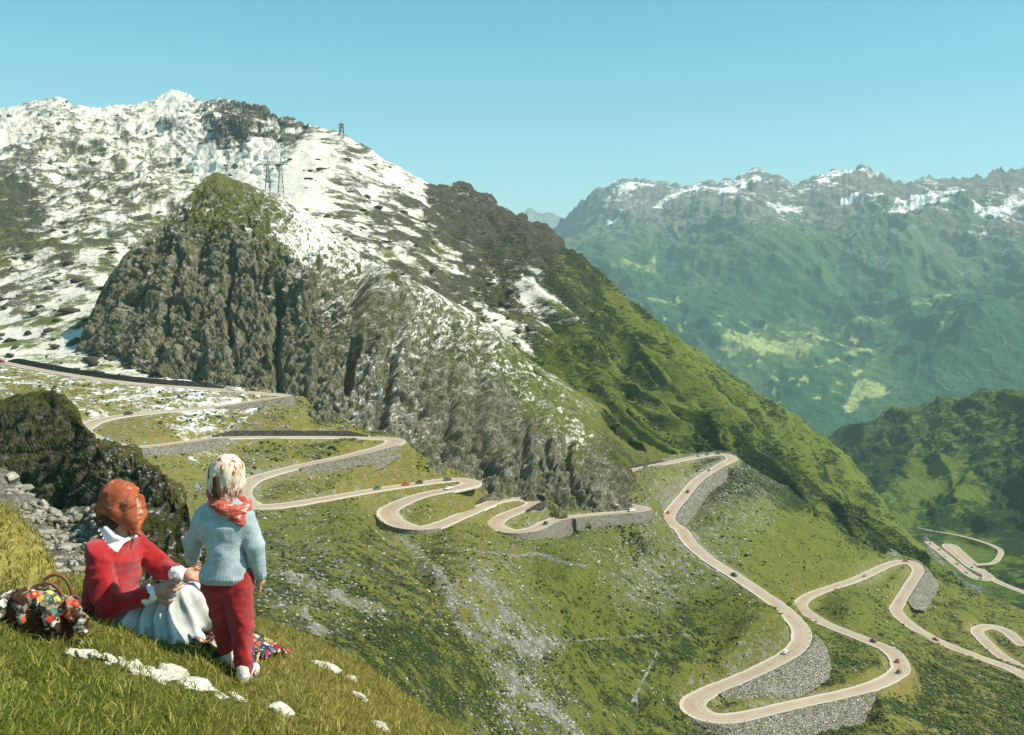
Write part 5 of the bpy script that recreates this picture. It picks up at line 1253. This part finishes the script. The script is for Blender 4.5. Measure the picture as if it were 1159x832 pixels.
def skirt_disp(V):
    ox, oz = W(200, 655)[0], W(200, 655)[2]
    th = np.arctan2(V[:, 2] - oz - .10, (V[:, 0] - ox) * 1.0 + .0001) + .35 * V[:, 1]
    r = np.hypot(V[:, 0] - ox, V[:, 2] - oz)
    w = .5 + .5 * np.sin(th * 23 + 3 * fbm(V[:, 0] * 4, V[:, 1] * 4, V[:, 2] * 4, 2) + V[:, 1] * 6)
    return .030 * (w ** 2.2 - .4) * sstep(.03, .16, r) + .006 * fbm(V[:, 0] * 9, V[:, 1] * 9, V[:, 2] * 9, 3)
def skirt_mat():
    t = NT('white_patchy_skirt'); p = t.pos()
    n = t.noise(p, 7, 3); 
    c = t.mix(n, (.42, .44, .43), (.62, .62, .60))
    s = t.n('SeparateXYZ'); t.l(t.pos(), s.inputs[0])
    k = t.noise(t.pos((5, 9, 7)), 1.1, 1.5, .4)
    c = t.mix(t.math('MULTIPLY', t.ramp1(k, .56, .60), .6), c, (.36, .36, .30))  # irregular grey patches mixed over the off-white base
    return t.bsdf(c, .85, t.bump(t.noise(p, 300, 2), .25, .002), .15)
part('skirt', f, skirt_mat(), woman, disp=skirt_disp)
f = Field((-.2, -.4, -.12), (.72, .42, .2), .0048)
for a in (nan, fan): f.cap(a + A3(-.02, 0, -.012), a + A3(.15, 0, .025), .043, .033, .02)
# shoes are hidden under hem and blanket but complete
for a in (nan, fan):
    f = Field(a - .1, a + A3(.25, .1, .12), .0048); f.cap(a + A3(-.02, 0, -.012), a + A3(.15, 0, .025), .043, .033, .02); part('shoe', f, M_sole, woman)
print('people', round(time.time() - T0, 1))
# ================================================================== BLANKET
def blanket_mat():
    t = NT('crochet_squares'); 
    a = t.n('SeparateColor'); t.l(t.attr('weave').outputs['Color'], a.inputs[0])
    v = t.n('CombineXYZ'); t.l(a.outputs[0], v.inputs[0]); t.l(a.outputs[1], v.inputs[1])
    q = t.n('TexVoronoi', feature='F1', distance='CHEBYCHEV'); t.l(v.outputs[0], q.inputs['Vector']); q.inputs['Scale'].default_value = 10; q.inputs['Randomness'].default_value = .12
    r = t.n('ValToRGB'); s = t.n('SeparateColor'); t.l(q.outputs['Color'], s.inputs[0]); t.l(s.outputs[0], r.inputs[0])
    r.color_ramp.interpolation = 'CONSTANT'
    cols = [(.22, .03, .03), (.04, .055, .14), (.52, .49, .43), (.02, .02, .03), (.34, .13, .05), (.10, .16, .24), (.28, .04, .08), (.40, .29, .10), (.05, .10, .08), (.36, .09, .07)]
    el = r.color_ramp.elements
    while len(el) < len(cols): el.new(.5)
    for i, c in enumerate(cols): el[i].position = i / len(cols); el[i].color = (*c, 1)
    c = t.mix(t.ramp1(q.outputs['Distance'], .40, .46), r.outputs[0], (.05, .03, .04))
    c = t.mix(t.ramp1(q.outputs['Distance'], .13, .10), c, (.75, .70, .6))
    return t.bsdf(c, .95, t.bump(t.noise(t.pos(), 160, 3), .6, .006), .1)
def ground_n(x, y):
    z, n = ground(x, y); return z if z is not None else -3
c0, c1 = ground_px(170, 702), ground_px(312, 746)
# blanket corners on the turf, draped over it
bl = [ground_px(168, 713), ground_px(286, 770), ground_px(326, 745), ground_px(228, 697)]
n1, n2 = 56, 44; P = np.zeros((n1, n2, 3)); UV = np.zeros((n1, n2, 2))
for i in range(n1):
    for j in range(n2):
        s, t_ = i / (n1 - 1), j / (n2 - 1)
        b = (bl[0] * (1 - s) + bl[1] * s) * (1 - t_) + (bl[3] * (1 - s) + bl[2] * s) * t_
        wv = .03 * math.sin(9 * s + 4 * t_)
        x, y = b.x + wv, b.y + .02 * math.sin(11 * t_ + 3 * s)
        P[i, j] = (x, y, ground_n(x, y)); UV[i, j] = (s * 1.1, t_ * .9)
wr = fbm(P[..., 0] * 6, P[..., 1] * 6, P[..., 0] * 0, 3, .5, ridged=True)
P[..., 2] += .018 + .035 * np.clip(wr, 0, 1) + .045 * sstep(.82, 1., UV[..., 0] / 1.1) * np.clip(fbm(P[..., 0] * 14, P[..., 1] * 14, P[..., 0] * 0, 2) + .3, 0, 1)
bo = sheet_part('blanket', P, .012, blanket_mat(), None)
ca = bo.data.color_attributes.new('weave', 'FLOAT_COLOR', 'POINT'); arr = np.ones((2 * n1 * n2, 4), np.float32); arr[:, :2] = np.concatenate([UV.reshape(-1, 2)] * 2); ca.data.foreach_set('color', arr.ravel())
tag(bo, 'crumpled multicoloured patchwork blanket under the woman and the girl', 'blanket')

# ================================================================== BASKET with a flowered cloth
bp = ground_px(44, 716)
bag = empty('basket', tuple(bp), .12, 'dark wicker basket with brown loop handle and bright flowered cloth on top', 'basket')
kb = bp.y / FOC
def wicker():
    t = NT('dark_wicker'); p = t.pos((1, 1, 1), obj=True)
    w = t.n('TexWave', wave_type='BANDS', bands_direction='Z'); t.l(p, w.inputs['Vector']); w.inputs['Scale'].default_value = 26; w.inputs['Distortion'].default_value = 2
    n = t.noise(p, 40, 3)
    c = t.mix(w.outputs['Fac'], (.030, .012, .008), (.13, .055, .030)); c = t.mix(t.math('MULTIPLY', n, .5), c, (.20, .07, .03))
    return t.bsdf(c, .7, t.bump(w.outputs['Fac'], .8, .01), .3)
M_wick = wicker()
na, nz = 72, 22; Vb = []
for j in range(nz + 1):
    h = j / nz
    for i in range(na):
        a = i / na * 2 * math.pi
        wob = 1 + .015 * math.sin(a * 24 + (j % 2) * math.pi) + .03 * math.sin(3 * a + 1)
        Vb.append((.165 * (1 + .22 * h) * math.cos(a) * wob, .105 * (1 + .2 * h) * math.sin(a) * wob, -.03 + .185 * h + .01 * math.sin(2 * a)))
for j in range(nz + 1):
    h = 1 - j / nz
    for i in range(na):
        a = i / na * 2 * math.pi; Vb.append((.152 * (1 + .22 * h) * math.cos(a), .092 * (1 + .2 * h) * math.sin(a), -.02 + .175 * h + .01 * math.sin(2 * a)))
link('wicker_body', mesh_np('wicker_body', Vb, grid_faces(2 * nz + 2, na, True)), M_wick, bag)
def tube(name, pts, r, mat, parent, seg=10):
    pts = np.array(pts, float); T = np.gradient(pts, axis=0); T /= np.linalg.norm(T, axis=1)[:, None]
    ref = A3(.1, 1, .05); A = np.cross(T, ref); A /= np.linalg.norm(A, axis=1)[:, None]; B = np.cross(T, A)
    an = np.arange(seg) / seg * 2 * math.pi; r = np.broadcast_to(np.array(r, float), (len(pts),))
    V = pts[:, None] + (A[:, None] * np.cos(an)[None, :, None] + B[:, None] * np.sin(an)[None, :, None]) * r[:, None, None]
    return link(name, mesh_np(name, V.reshape(-1, 3), grid_faces(len(pts), seg, True)), mat, parent)
M_hand = simple_mat('brown_leather', (.16, .06, .03), .5, .3, 30)
for yo, cx, hh in ((-.055, .05, .115), (.05, .065, .13)):
    tube('handle', [(cx + .085 * math.cos(q), yo, .15 + hh * math.sin(q)) for q in np.linspace(math.pi, 0, 26)], .009, M_hand, bag)
def flower_mat():
    t = NT('flowered_cloth'); p = t.pos(obj=True)
    q = t.n('TexVoronoi', feature='F1'); t.l(p, q.inputs['Vector']); q.inputs['Scale'].default_value = 21
    r = t.n('ValToRGB'); s = t.n('SeparateColor'); t.l(q.outputs['Color'], s.inputs[0]); t.l(s.outputs[0], r.inputs[0]); r.color_ramp.interpolation = 'CONSTANT'
    cols = [(.66, .62, .52), (.40, .035, .025), (.58, .26, .04), (.03, .03, .03), (.62, .48, .15), (.08, .17, .16), (.70, .66, .58), (.42, .08, .04), (.03, .06, .05), (.56, .36, .07)]
    el = r.color_ramp.elements
    while len(el) < len(cols): el.new(.5)
    for i, c in enumerate(cols): el[i].position = i / len(cols); el[i].color = (*c, 1)
    d_ = t.math('ADD', q.outputs['Distance'], t.math('MULTIPLY', t.math('SUBTRACT', t.noise(p, 70, 3), .5), .35))
    bgc = t.mix(t.noise(p, 30, 3, .6, .45, .55), (.045, .030, .020), (.27, .22, .15))
    c = t.mix(t.ramp1(d_, .50, .46), bgc, r.outputs[0]); c = t.mix(t.ramp1(d_, .17, .14), c, (.50, .33, .06))
    c = t.mix(t.ramp1(t.noise(p, 9, 2), .56, .6), c, (.05, .022, .014))
    return t.bsdf(c, .85, t.bump(t.noise(p, 90, 3), .5, .006), .15)
M_flow = flower_mat()
f = Field((-.30, -.22, -.06), (.32, .22, .30), .006)
for q in ((-.13, -.02, .165, .070), (-.06, -.05, .185, .075), (.02, -.03, .19, .075), (.09, -.05, .165, .065), (.0, .05, .18, .07), (-.10, .05, .165, .065), (.14, -.04, .13, .05), (-.19, -.04, .13, .048)):
    f.ell(q[:3], (q[3], q[3] * .9, q[3] * .62), .03)
f.chain([(-.16, -.09, .16), (-.205, -.12, .09)], [.035, .022], .03); f.chain([(.05, -.10, .16), (.10, -.135, .085), (.115, -.14, .05)], [.04, .03, .016], .03); f.chain([(.16, -.05, .14), (.215, -.07, .07), (.235, -.07, .02)], [.035, .034, .022], .03); f.chain([(-.05, -.1, .17), (-.04, -.135, .11)], [.035, .018], .03)
link('flowered_cloth', f.mesh('flowered_cloth', 2, folds(14, 14, 14, .022, 6, .006, 50)), M_flow, bag)

# ================================================================== CARS
PAINT = {}
def paint(name, col):
    if name not in PAINT:
        t = NT('paint_' + name); n = t.noise(t.pos(), 3, 3); c = t.mix(n, tuple(x * .85 for x in col), col)
        PAINT[name] = t.bsdf(c, .35, None, .5, Coat_Weight=.4)
    return PAINT[name]
M_glass = simple_mat('car_glass', (.03, .04, .05), .08, .1, 2, .6); M_tyre = simple_mat('tyre', (.02, .02, .02), .9); M_chrome = simple_mat('chrome', (.6, .6, .6), .2, .1, 2, .5, 0, .9)
M_lamp = simple_mat('lamp_glass', (.75, .75, .7), .15, .1, 2, .5)
def loft(name, secs):
    """closed body through rectangular-ish sections (x, half width, z low, z high)"""
    rows = []
    for x, hw, z0, z1, r in secs:
        ring = []
        for k in range(16):
            a = (k + .5) / 16 * 2 * math.pi; c, s_ = math.cos(a), math.sin(a)
            e = .38; ring.append((x, hw * math.copysign(abs(c) ** e, c), (z0 + z1) / 2 + (z1 - z0) / 2 * math.copysign(abs(s_) ** e, s_)))
        rows.append(ring)
    V = [p for r in rows for p in r]; n = len(rows)
    F = [list(q) for q in grid_faces(n, 16, True)[:, ::-1]] + [list(range(16)), list(range((n - 1) * 16, n * 16))[::-1]]
    me = bpy.data.meshes.new(name); me.from_pydata(V, [], F); me.update()
    bm = bmesh.new(); bm.from_mesh(me); bmesh.ops.recalc_face_normals(bm, faces=bm.faces); bm.to_mesh(me); bm.free()
    me.polygons.foreach_set('use_smooth', np.ones(len(me.polygons), bool)); return me
SALOON = [(-2.05, .62, .42, .70, 0), (-1.95, .76, .32, .84, 0), (-1.2, .80, .28, .92, 0), (-.2, .81, .26, .94, 0), (.8, .81, .28, .92, 0), (1.7, .77, .30, .86, 0), (2.0, .66, .38, .74, 0)]
SALOON_CAB = [(-1.35, .66, .86, .92, 0), (-.95, .68, .86, 1.30, 0), (-.4, .68, .86, 1.42, 0), (.3, .68, .86, 1.40, 0), (.85, .66, .86, .98, 0)]
BEETLE = [(-1.95, .45, .40, .62, 0), (-1.75, .66, .32, .88, 0), (-1.1, .76, .28, 1.0, 0), (-.2, .78, .26, 1.0, 0), (.7, .76, .28, .96, 0), (1.5, .66, .30, .84, 0), (1.95, .42, .40, .62, 0)]
BEETLE_CAB = [(-1.45, .5, .90, 1.02, 0), (-.95, .62, .90, 1.34, 0), (-.3, .64, .90, 1.48, 0), (.3, .63, .90, 1.40, 0), (.75, .6, .90, 1.0, 0)]
VAN = [(-2.1, .74, .36, 1.1, 0), (-2.0, .82, .28, 1.3, 0), (-.6, .84, .28, 1.32, 0), (1.0, .84, .28, 1.32, 0), (1.9, .82, .28, 1.25, 0), (2.1, .72, .36, 1.05, 0)]
VAN_CAB = [(-1.98, .72, 1.2, 1.82, 0), (-1.6, .76, 1.2, 1.92, 0), (1.2, .76, 1.2, 1.92, 0), (1.7, .72, 1.2, 1.78, 0), (1.95, .68, 1.2, 1.3, 0)]
def wheel_mesh():
    bm = bmesh.new()
    bmesh.ops.create_cone(bm, cap_ends=True, segments=18, radius1=.32, radius2=.32, depth=.18, matrix=Matrix.Rotation(math.pi / 2, 4, 'X'))
    bmesh.ops.bevel(bm, geom=[e for e in bm.edges if abs(e.verts[0].co.y - e.verts[1].co.y) < 1e-4], offset=.03, segments=2, affect='EDGES')
    me = bpy.data.meshes.new('tyre'); bm.to_mesh(me); bm.free(); me.materials.append(M_tyre); return me
WM = wheel_mesh()
bm = bmesh.new(); bmesh.ops.create_uvsphere(bm, u_segments=12, v_segments=8, radius=.11); LM = bpy.data.meshes.new('headlight'); bm.to_mesh(LM); bm.free(); LM.materials.append(M_lamp)
bm = bmesh.new(); bmesh.ops.create_cone(bm, cap_ends=True, segments=14, radius1=.19, radius2=.15, depth=.05, matrix=Matrix.Rotation(math.pi / 2, 4, 'X')); HM = bpy.data.meshes.new('hub_cap'); bm.to_mesh(HM); bm.free(); HM.materials.append(M_chrome)
bm = bmesh.new(); bmesh.ops.create_cube(bm, size=1); bmesh.ops.scale(bm, verts=bm.verts, vec=(.12, 1.45, .12)); bmesh.ops.bevel(bm, geom=bm.edges[:], offset=.03, segments=2, affect='EDGES'); BM = bpy.data.meshes.new('bumper'); bm.to_mesh(BM); bm.free(); BM.materials.append(M_chrome)
PROTO = {}
def car_proto(kind, col):
    body, cab = {'saloon': (SALOON, SALOON_CAB), 'beetle': (BEETLE, BEETLE_CAB), 'van': (VAN, VAN_CAB)}[kind]
    if kind not in PROTO:
        gl = [(x, hw + .012, max(z0, (.9 if kind != 'van' else 1.26)), z1 - .09 if z1 > 1.15 else z1 - .01, r) for x, hw, z0, z1, r in cab]
        gl = [(x * 1.03, hw, z0, max(z1, z0 + .02), r) for x, hw, z0, z1, r in gl]
        PROTO[kind] = (loft('body', body), loft('cabin', cab), loft('window', gl))
    return PROTO[kind]
PC = {'red': (.50, .03, .025), 'black': (.015, .016, .018), 'white': (.78, .77, .72), 'green': (.03, .10, .06), 'blue': (.06, .12, .25), 'cream': (.62, .55, .40), 'grey': (.28, .29, .30)}
def car(kind, col, label, loc, ang, slope=0.):
    b, cb, gl = car_proto(kind, col)
    o = empty('car', loc, 0, label, 'car', 'cars on the pass road'); o.rotation_euler = (0, -slope, ang)
    def m_(me, mat):
        k = me.copy(); k.materials.clear(); k.materials.append(mat); return k
    bo_ = link('body', m_(b, paint(col, PC[col])), None, o)
    link('cabin', m_(cb, paint(col, PC[col])), None, o); link('window', m_(gl, M_glass), None, o)
    for x in (-1.28, 1.25):
        for y in (-.72, .72):
            wl = link('wheel', WM, None, o); wl.location = (x, y, .32)
            h = link('hub_cap', HM, None, wl); h.location = (0, .1 if y > 0 else -.1, 0); h.rotation_euler = (math.pi if y > 0 else 0, 0, 0)
    for y in (-.55, .55): link('headlight', LM, None, o).location = (1.96 if kind != 'beetle' else 1.72, y, .66)
    link('bumper', BM, None, o).location = (2.06, 0, .42); link('bumper', BM, None, o).location = (-2.08, 0, .42)
    return o
def road_car(px, py, kind, col, label, lane=0., rd='main', flip=0, near=None):
    R = RS[rd]; qx, qy = proj(R); i = int(np.argmin((qx - px) ** 2 + (2 * (qy - py)) ** 2))
    i = min(max(i, 2), len(R) - 3)
    t = R[i + 2] - R[i - 2]; L = np.linalg.norm(t[:2]); nrm = A3(-t[1], t[0], 0) / L
    p = R[i] + nrm * lane + A3(0, 0, .10)
    a = math.atan2(t[1], t[0]); sl = math.atan2(t[2], L)
    if flip: a += math.pi; sl = -sl
    return car(kind, col, label, tuple(p), a, sl)
CARS = [(987,727,'saloon','black','black car just above the lowest right bend',1.2,0),
 (1008,751,'saloon','red','red car leading on the lowest right bend',-.6,1),
 (1007,759,'beetle','green','dark green car right behind the red one on the lowest bend',.6,1),
 (894.5,741,'beetle','white','white car on the bend above the lowest hairpin',1.4,0),
 (829,652,'saloon','black','black car halfway down the long straight ramp',0.,0),
 (975,651.5,'beetle','grey','grey car on the strand left of the far right bend',1.,0),
 (1024,637,'saloon','red','small red car at the top of the far right bend',.5,0),
 (1060,724.5,'saloon','red','small red car on the strand leaving toward the right edge',0.,1),
 (755,581,'beetle','red','red car at the foot of the bouldered ramp',.8,0),
 (770,556,'saloon','black','dark car climbing the ramp behind the red one',-.8,0),
 (803,533,'beetle','blue','blue car near the top of the bouldered ramp',.9,0),
 (811,513.5,'saloon','black','black car rounding the top corner of the road',1.,0),
 (800,515.5,'saloon','green','dark green car following past the top corner',.2,0),
 (790,517,'van','grey','grey van last of the queue past the top corner',.8,0),
 (731,529,'saloon','blue','dark blue car alone on the road toward the bluff',0.,0),
 (713,578,'van','white','white van at the end of the middle road by the bend',.6,0),
 (613,593,'saloon','black','black car on the road above the drain wall',.8,0),
 (508,555,'saloon','white','white car on the lower strand of the middle S bend',.2,1),
 (503,543.5,'saloon','green','dark green car on the upper strand of the middle S bend',1.6,0),
 (474,547,'beetle','black','black car behind the red one on the upper middle road',.3,0),
 (458,549,'saloon','red','red car on the upper middle road left of the S bend',.2,0),
 (426,553,'saloon','green','dark green car alone on the rising middle road',0.,0),
 (262,442,'saloon','white','white car on the top road behind the upper hairpin',0.,0),
 (147,469,'saloon','black','black car entering the upper left hairpin',.8,0),
 (104,488,'beetle','green','green car inside the upper left hairpin',1.2,0),
 (117,501,'saloon','grey','grey car leaving the upper left hairpin',-1.,0),
 (3,411,'saloon','red','red car on the top road at the left edge',.5,0)]
for px, py, kd, cl, lb, ln, fl in CARS: road_car(px, py, kd, cl, lb, ln, 'main', fl)
VC = [(1054,616,'black','black car at the far end of the valley zigzag'), (1063,622,'red','red car on the upper bend of the valley zigzag'), (1072,630,'white','white car on the middle of the valley zigzag'), (1083,638,'black','black car on the lower stretch of the valley zigzag'), (1096,649,'blue','blue car near the last bend of the valley zigzag'), (1101,643,'black','black car between two strands of the valley zigzag'), (1110,655,'grey','grey car at the lowest bend of the valley zigzag'), (1086,631,'cream','cream car on the right strand of the valley zigzag')]
for k, (px, py, cl, lb) in enumerate(VC): road_car(px, py, ('saloon', 'beetle')[k % 2], cl, lb, (-1.2, 1.2)[k % 2], 'lower', k % 2)

# ================================================================== PYLONS
M_steel = simple_mat('galvanised_steel', (.13, .135, .13), .55, .2, 2, .4, 0, .5)
class Bars:
    def __init__(s): s.V = []; s.F = []
    def bar(s, a, b, r):
        a = np.array(a, float); b = np.array(b, float); t = (b - a) / np.linalg.norm(b - a)
        u = np.cross(t, (.31, .87, .39)); u /= np.linalg.norm(u); v = np.cross(t, u); k = len(s.V)
        for p in (a, b):
            for q in ((1, 1), (-1, 1), (-1, -1), (1, -1)): s.V.append(p + (u * q[0] + v * q[1]) * r)
        s.F += [(k, k + 1, k + 5, k + 4), (k + 1, k + 2, k + 6, k + 5), (k + 2, k + 3, k + 7, k + 6), (k + 3, k, k + 4, k + 7), (k + 3, k + 2, k + 1, k), (k + 4, k + 5, k + 6, k + 7)]
    def mast(s, x, y, h, w0, w1, n, r):
        for i in range(n):
            a, b = i / n, (i + 1) / n; wa, wb = w0 + (w1 - w0) * a, w0 + (w1 - w0) * b
            ca_ = [(x + sx * wa, y + sy * wa, h * a) for sx, sy in ((-1, -1), (1, -1), (1, 1), (-1, 1))]; cb_ = [(x + sx * wb, y + sy * wb, h * b) for sx, sy in ((-1, -1), (1, -1), (1, 1), (-1, 1))]
            for k in range(4): s.bar(ca_[k], cb_[k], r); s.bar(ca_[k], cb_[(k + 1) % 4], r * .6); s.bar(cb_[k], cb_[(k + 1) % 4], r * .6)
    def build(s, name, mat, parent=None): return link(name, mesh_np(name, s.V, s.F, False), mat, parent)
pp = land_point('snow_mountain', 311, 222)
k_ = pp.y / FOC
py_ = empty('pylon', tuple(pp), .1, 'tall twin mast lattice pylon on the snow just behind the bluff crest', 'pylon', 'power pylons')
H = 36 * k_; r_ = max(.16, .17 * k_)
for sx, wd in ((-7.5 * k_, 3.2), (7.0 * k_, 3.4)):
    B = Bars(); B.mast(sx, 0, H, wd * k_, .9 * k_, 7, r_); B.bar((sx, 0, H), (sx, 0, H + 9 * k_), r_); B.bar((sx - 1.5 * k_, 0, H), (sx, 0, H + 8 * k_), r_ * .7); B.bar((sx + 1.5 * k_, 0, H), (sx, 0, H + 8 * k_), r_ * .7); B.build('mast', M_steel, py_)
B = Bars()
for yy in (-.8 * k_, .8 * k_):
    B.bar((-15 * k_, yy, H), (15 * k_, yy, H), r_); B.bar((-12 * k_, yy, H + 2.6 * k_), (11 * k_, yy, H + 2.6 * k_), r_)
    B.bar((-15 * k_, yy, H), (-27 * k_, 0, H - 5 * k_), r_); B.bar((15 * k_, yy, H), (23 * k_, 0, H - 6 * k_), r_); B.bar((-12 * k_, yy, H + 2.6 * k_), (-15 * k_, yy, H), r_); B.bar((11 * k_, yy, H + 2.6 * k_), (15 * k_, yy, H), r_)
for i in range(10): B.bar((-15 * k_ + i * 3 * k_, -.8 * k_, H), (-12 * k_ + i * 3 * k_ - (1 if i == 9 else 0) * k_, .8 * k_, H + 2.6 * k_), r_ * .6)
for z in (.45, .7): B.bar((-7.5 * k_, 0, H * z), (7 * k_, 0, H * z), r_ * .7)
B.build('crossarm', M_steel, py_)
p2 = land_point('snow_mountain', 386, 152.5); k2 = p2.y / FOC
s2 = empty('pylon', tuple(p2), .3, 'small lattice pylon standing on the snowy skyline', 'pylon', 'power pylons')
B = Bars(); B.mast(0, 0, 12.5 * k2, 2.6 * k2, 1.5 * k2, 5, .28 * k2); B.build('mast', M_steel, s2)
B = Bars(); B.bar((-3.2 * k2, 0, 11.5 * k2), (3.2 * k2, 0, 11.5 * k2), .4 * k2); B.bar((-2.4 * k2, 0, 8.5 * k2), (2.4 * k2, 0, 8.5 * k2), .35 * k2); B.build('crossarm', M_steel, s2)
print('things', round(time.time() - T0, 1))
# ================================================================== SKY, SUN, CAMERA, AIR
SUN_DIR = Vector((.65, -.10, .76)).normalized()
w = bpy.data.worlds.new('World'); SC.world = w; w.use_nodes = True
nt = w.node_tree
bg = nt.nodes['Background']
sky = nt.nodes.new('ShaderNodeTexSky'); sky.sky_type = 'NISHITA'; sky.sun_disc = False
sky.sun_elevation = math.asin(SUN_DIR.z); sky.sun_rotation = math.atan2(SUN_DIR.x, SUN_DIR.y)
sky.altitude = 2000; sky.air_density = 1.0; sky.dust_density = 2.4; sky.ozone_density = 1.0
tint = nt.nodes.new('ShaderNodeMix'); tint.data_type = 'RGBA'; tint.blend_type = 'MULTIPLY'; tint.inputs[0].default_value = 1
gd = nt.nodes.new('ShaderNodeSeparateXYZ'); tc = nt.nodes.new('ShaderNodeTexCoord'); nt.links.new(tc.outputs['Generated'], gd.inputs[0])
rp = nt.nodes.new('ShaderNodeValToRGB'); nt.links.new(gd.outputs[2], rp.inputs[0])
rp.color_ramp.elements[0].position = .04; rp.color_ramp.elements[0].color = (1.0, 1.18, .98, 1); rp.color_ramp.elements[1].position = .27; rp.color_ramp.elements[1].color = (.50, 1.20, 1.02, 1)
nt.links.new(rp.outputs[0], tint.inputs[7])
nt.links.new(sky.outputs[0], tint.inputs[6]); nt.links.new(tint.outputs[2], bg.inputs[0])
bg.inputs[1].default_value = .12
sl = bpy.data.lights.new('sun', 'SUN'); sl.energy = 5.0; sl.angle = math.radians(.55); sl.color = (1, .91, .77)
so = bpy.data.objects.new('sun', sl); COL.objects.link(so)
so.rotation_euler = (-SUN_DIR).to_track_quat('-Z', 'Y').to_euler()
so.location = (300, 200, 400)
cam = bpy.data.cameras.new('camera'); cam.sensor_width = 36; cam.lens = FOC / 1159 * 36; cam.shift_y = -(416 - YH) / 1159
cam.clip_end = 60000; cam.clip_start = .05
co = bpy.data.objects.new('camera', cam); COL.objects.link(co); co.location = (0, 0, 0); co.rotation_euler = (math.pi / 2, 0, 0)
SC.camera = co
# the blue air of the valley: one closed box round everything
def haze_box(dens):
    lo = np.array((-9500., -60., -900.)); hi = np.array((9500., 24000., 1350.))
    V = [[(lo, hi)[i][0], (lo, hi)[j][1], (lo, hi)[k][2]] for i in (0, 1) for j in (0, 1) for k in (0, 1)]
    F = [[0, 1, 3, 2], [4, 6, 7, 5], [0, 4, 5, 1], [2, 3, 7, 6], [0, 2, 6, 4], [1, 5, 7, 3]]
    t = NT('valley_air'); v = t.n('VolumePrincipled')
    v.inputs['Color'].default_value = (.60, .83, .88, 1); v.inputs['Density'].default_value = dens; v.inputs['Anisotropy'].default_value = .0
    t.l(v.outputs[0], t.out.inputs['Volume'])
    o = link('haze', mesh_np('haze', V, F, False), t.m); o['kind'] = 'stuff'
    o['label'] = 'pale blue haze filling the valley air'
    return o
HAZE = haze_box(5.6e-5)
SC.cycles.volume_bounces = 1
SC.cycles.max_bounces = 5; SC.cycles.diffuse_bounces = 2
SC.cycles.use_denoising = True
vs = SC.view_settings
vs.view_transform = 'Standard'; vs.look = 'None'; vs.exposure = 0.45; vs.gamma = 1.0; vs.use_curve_mapping = False
print('done', round(time.time() - T0, 1))
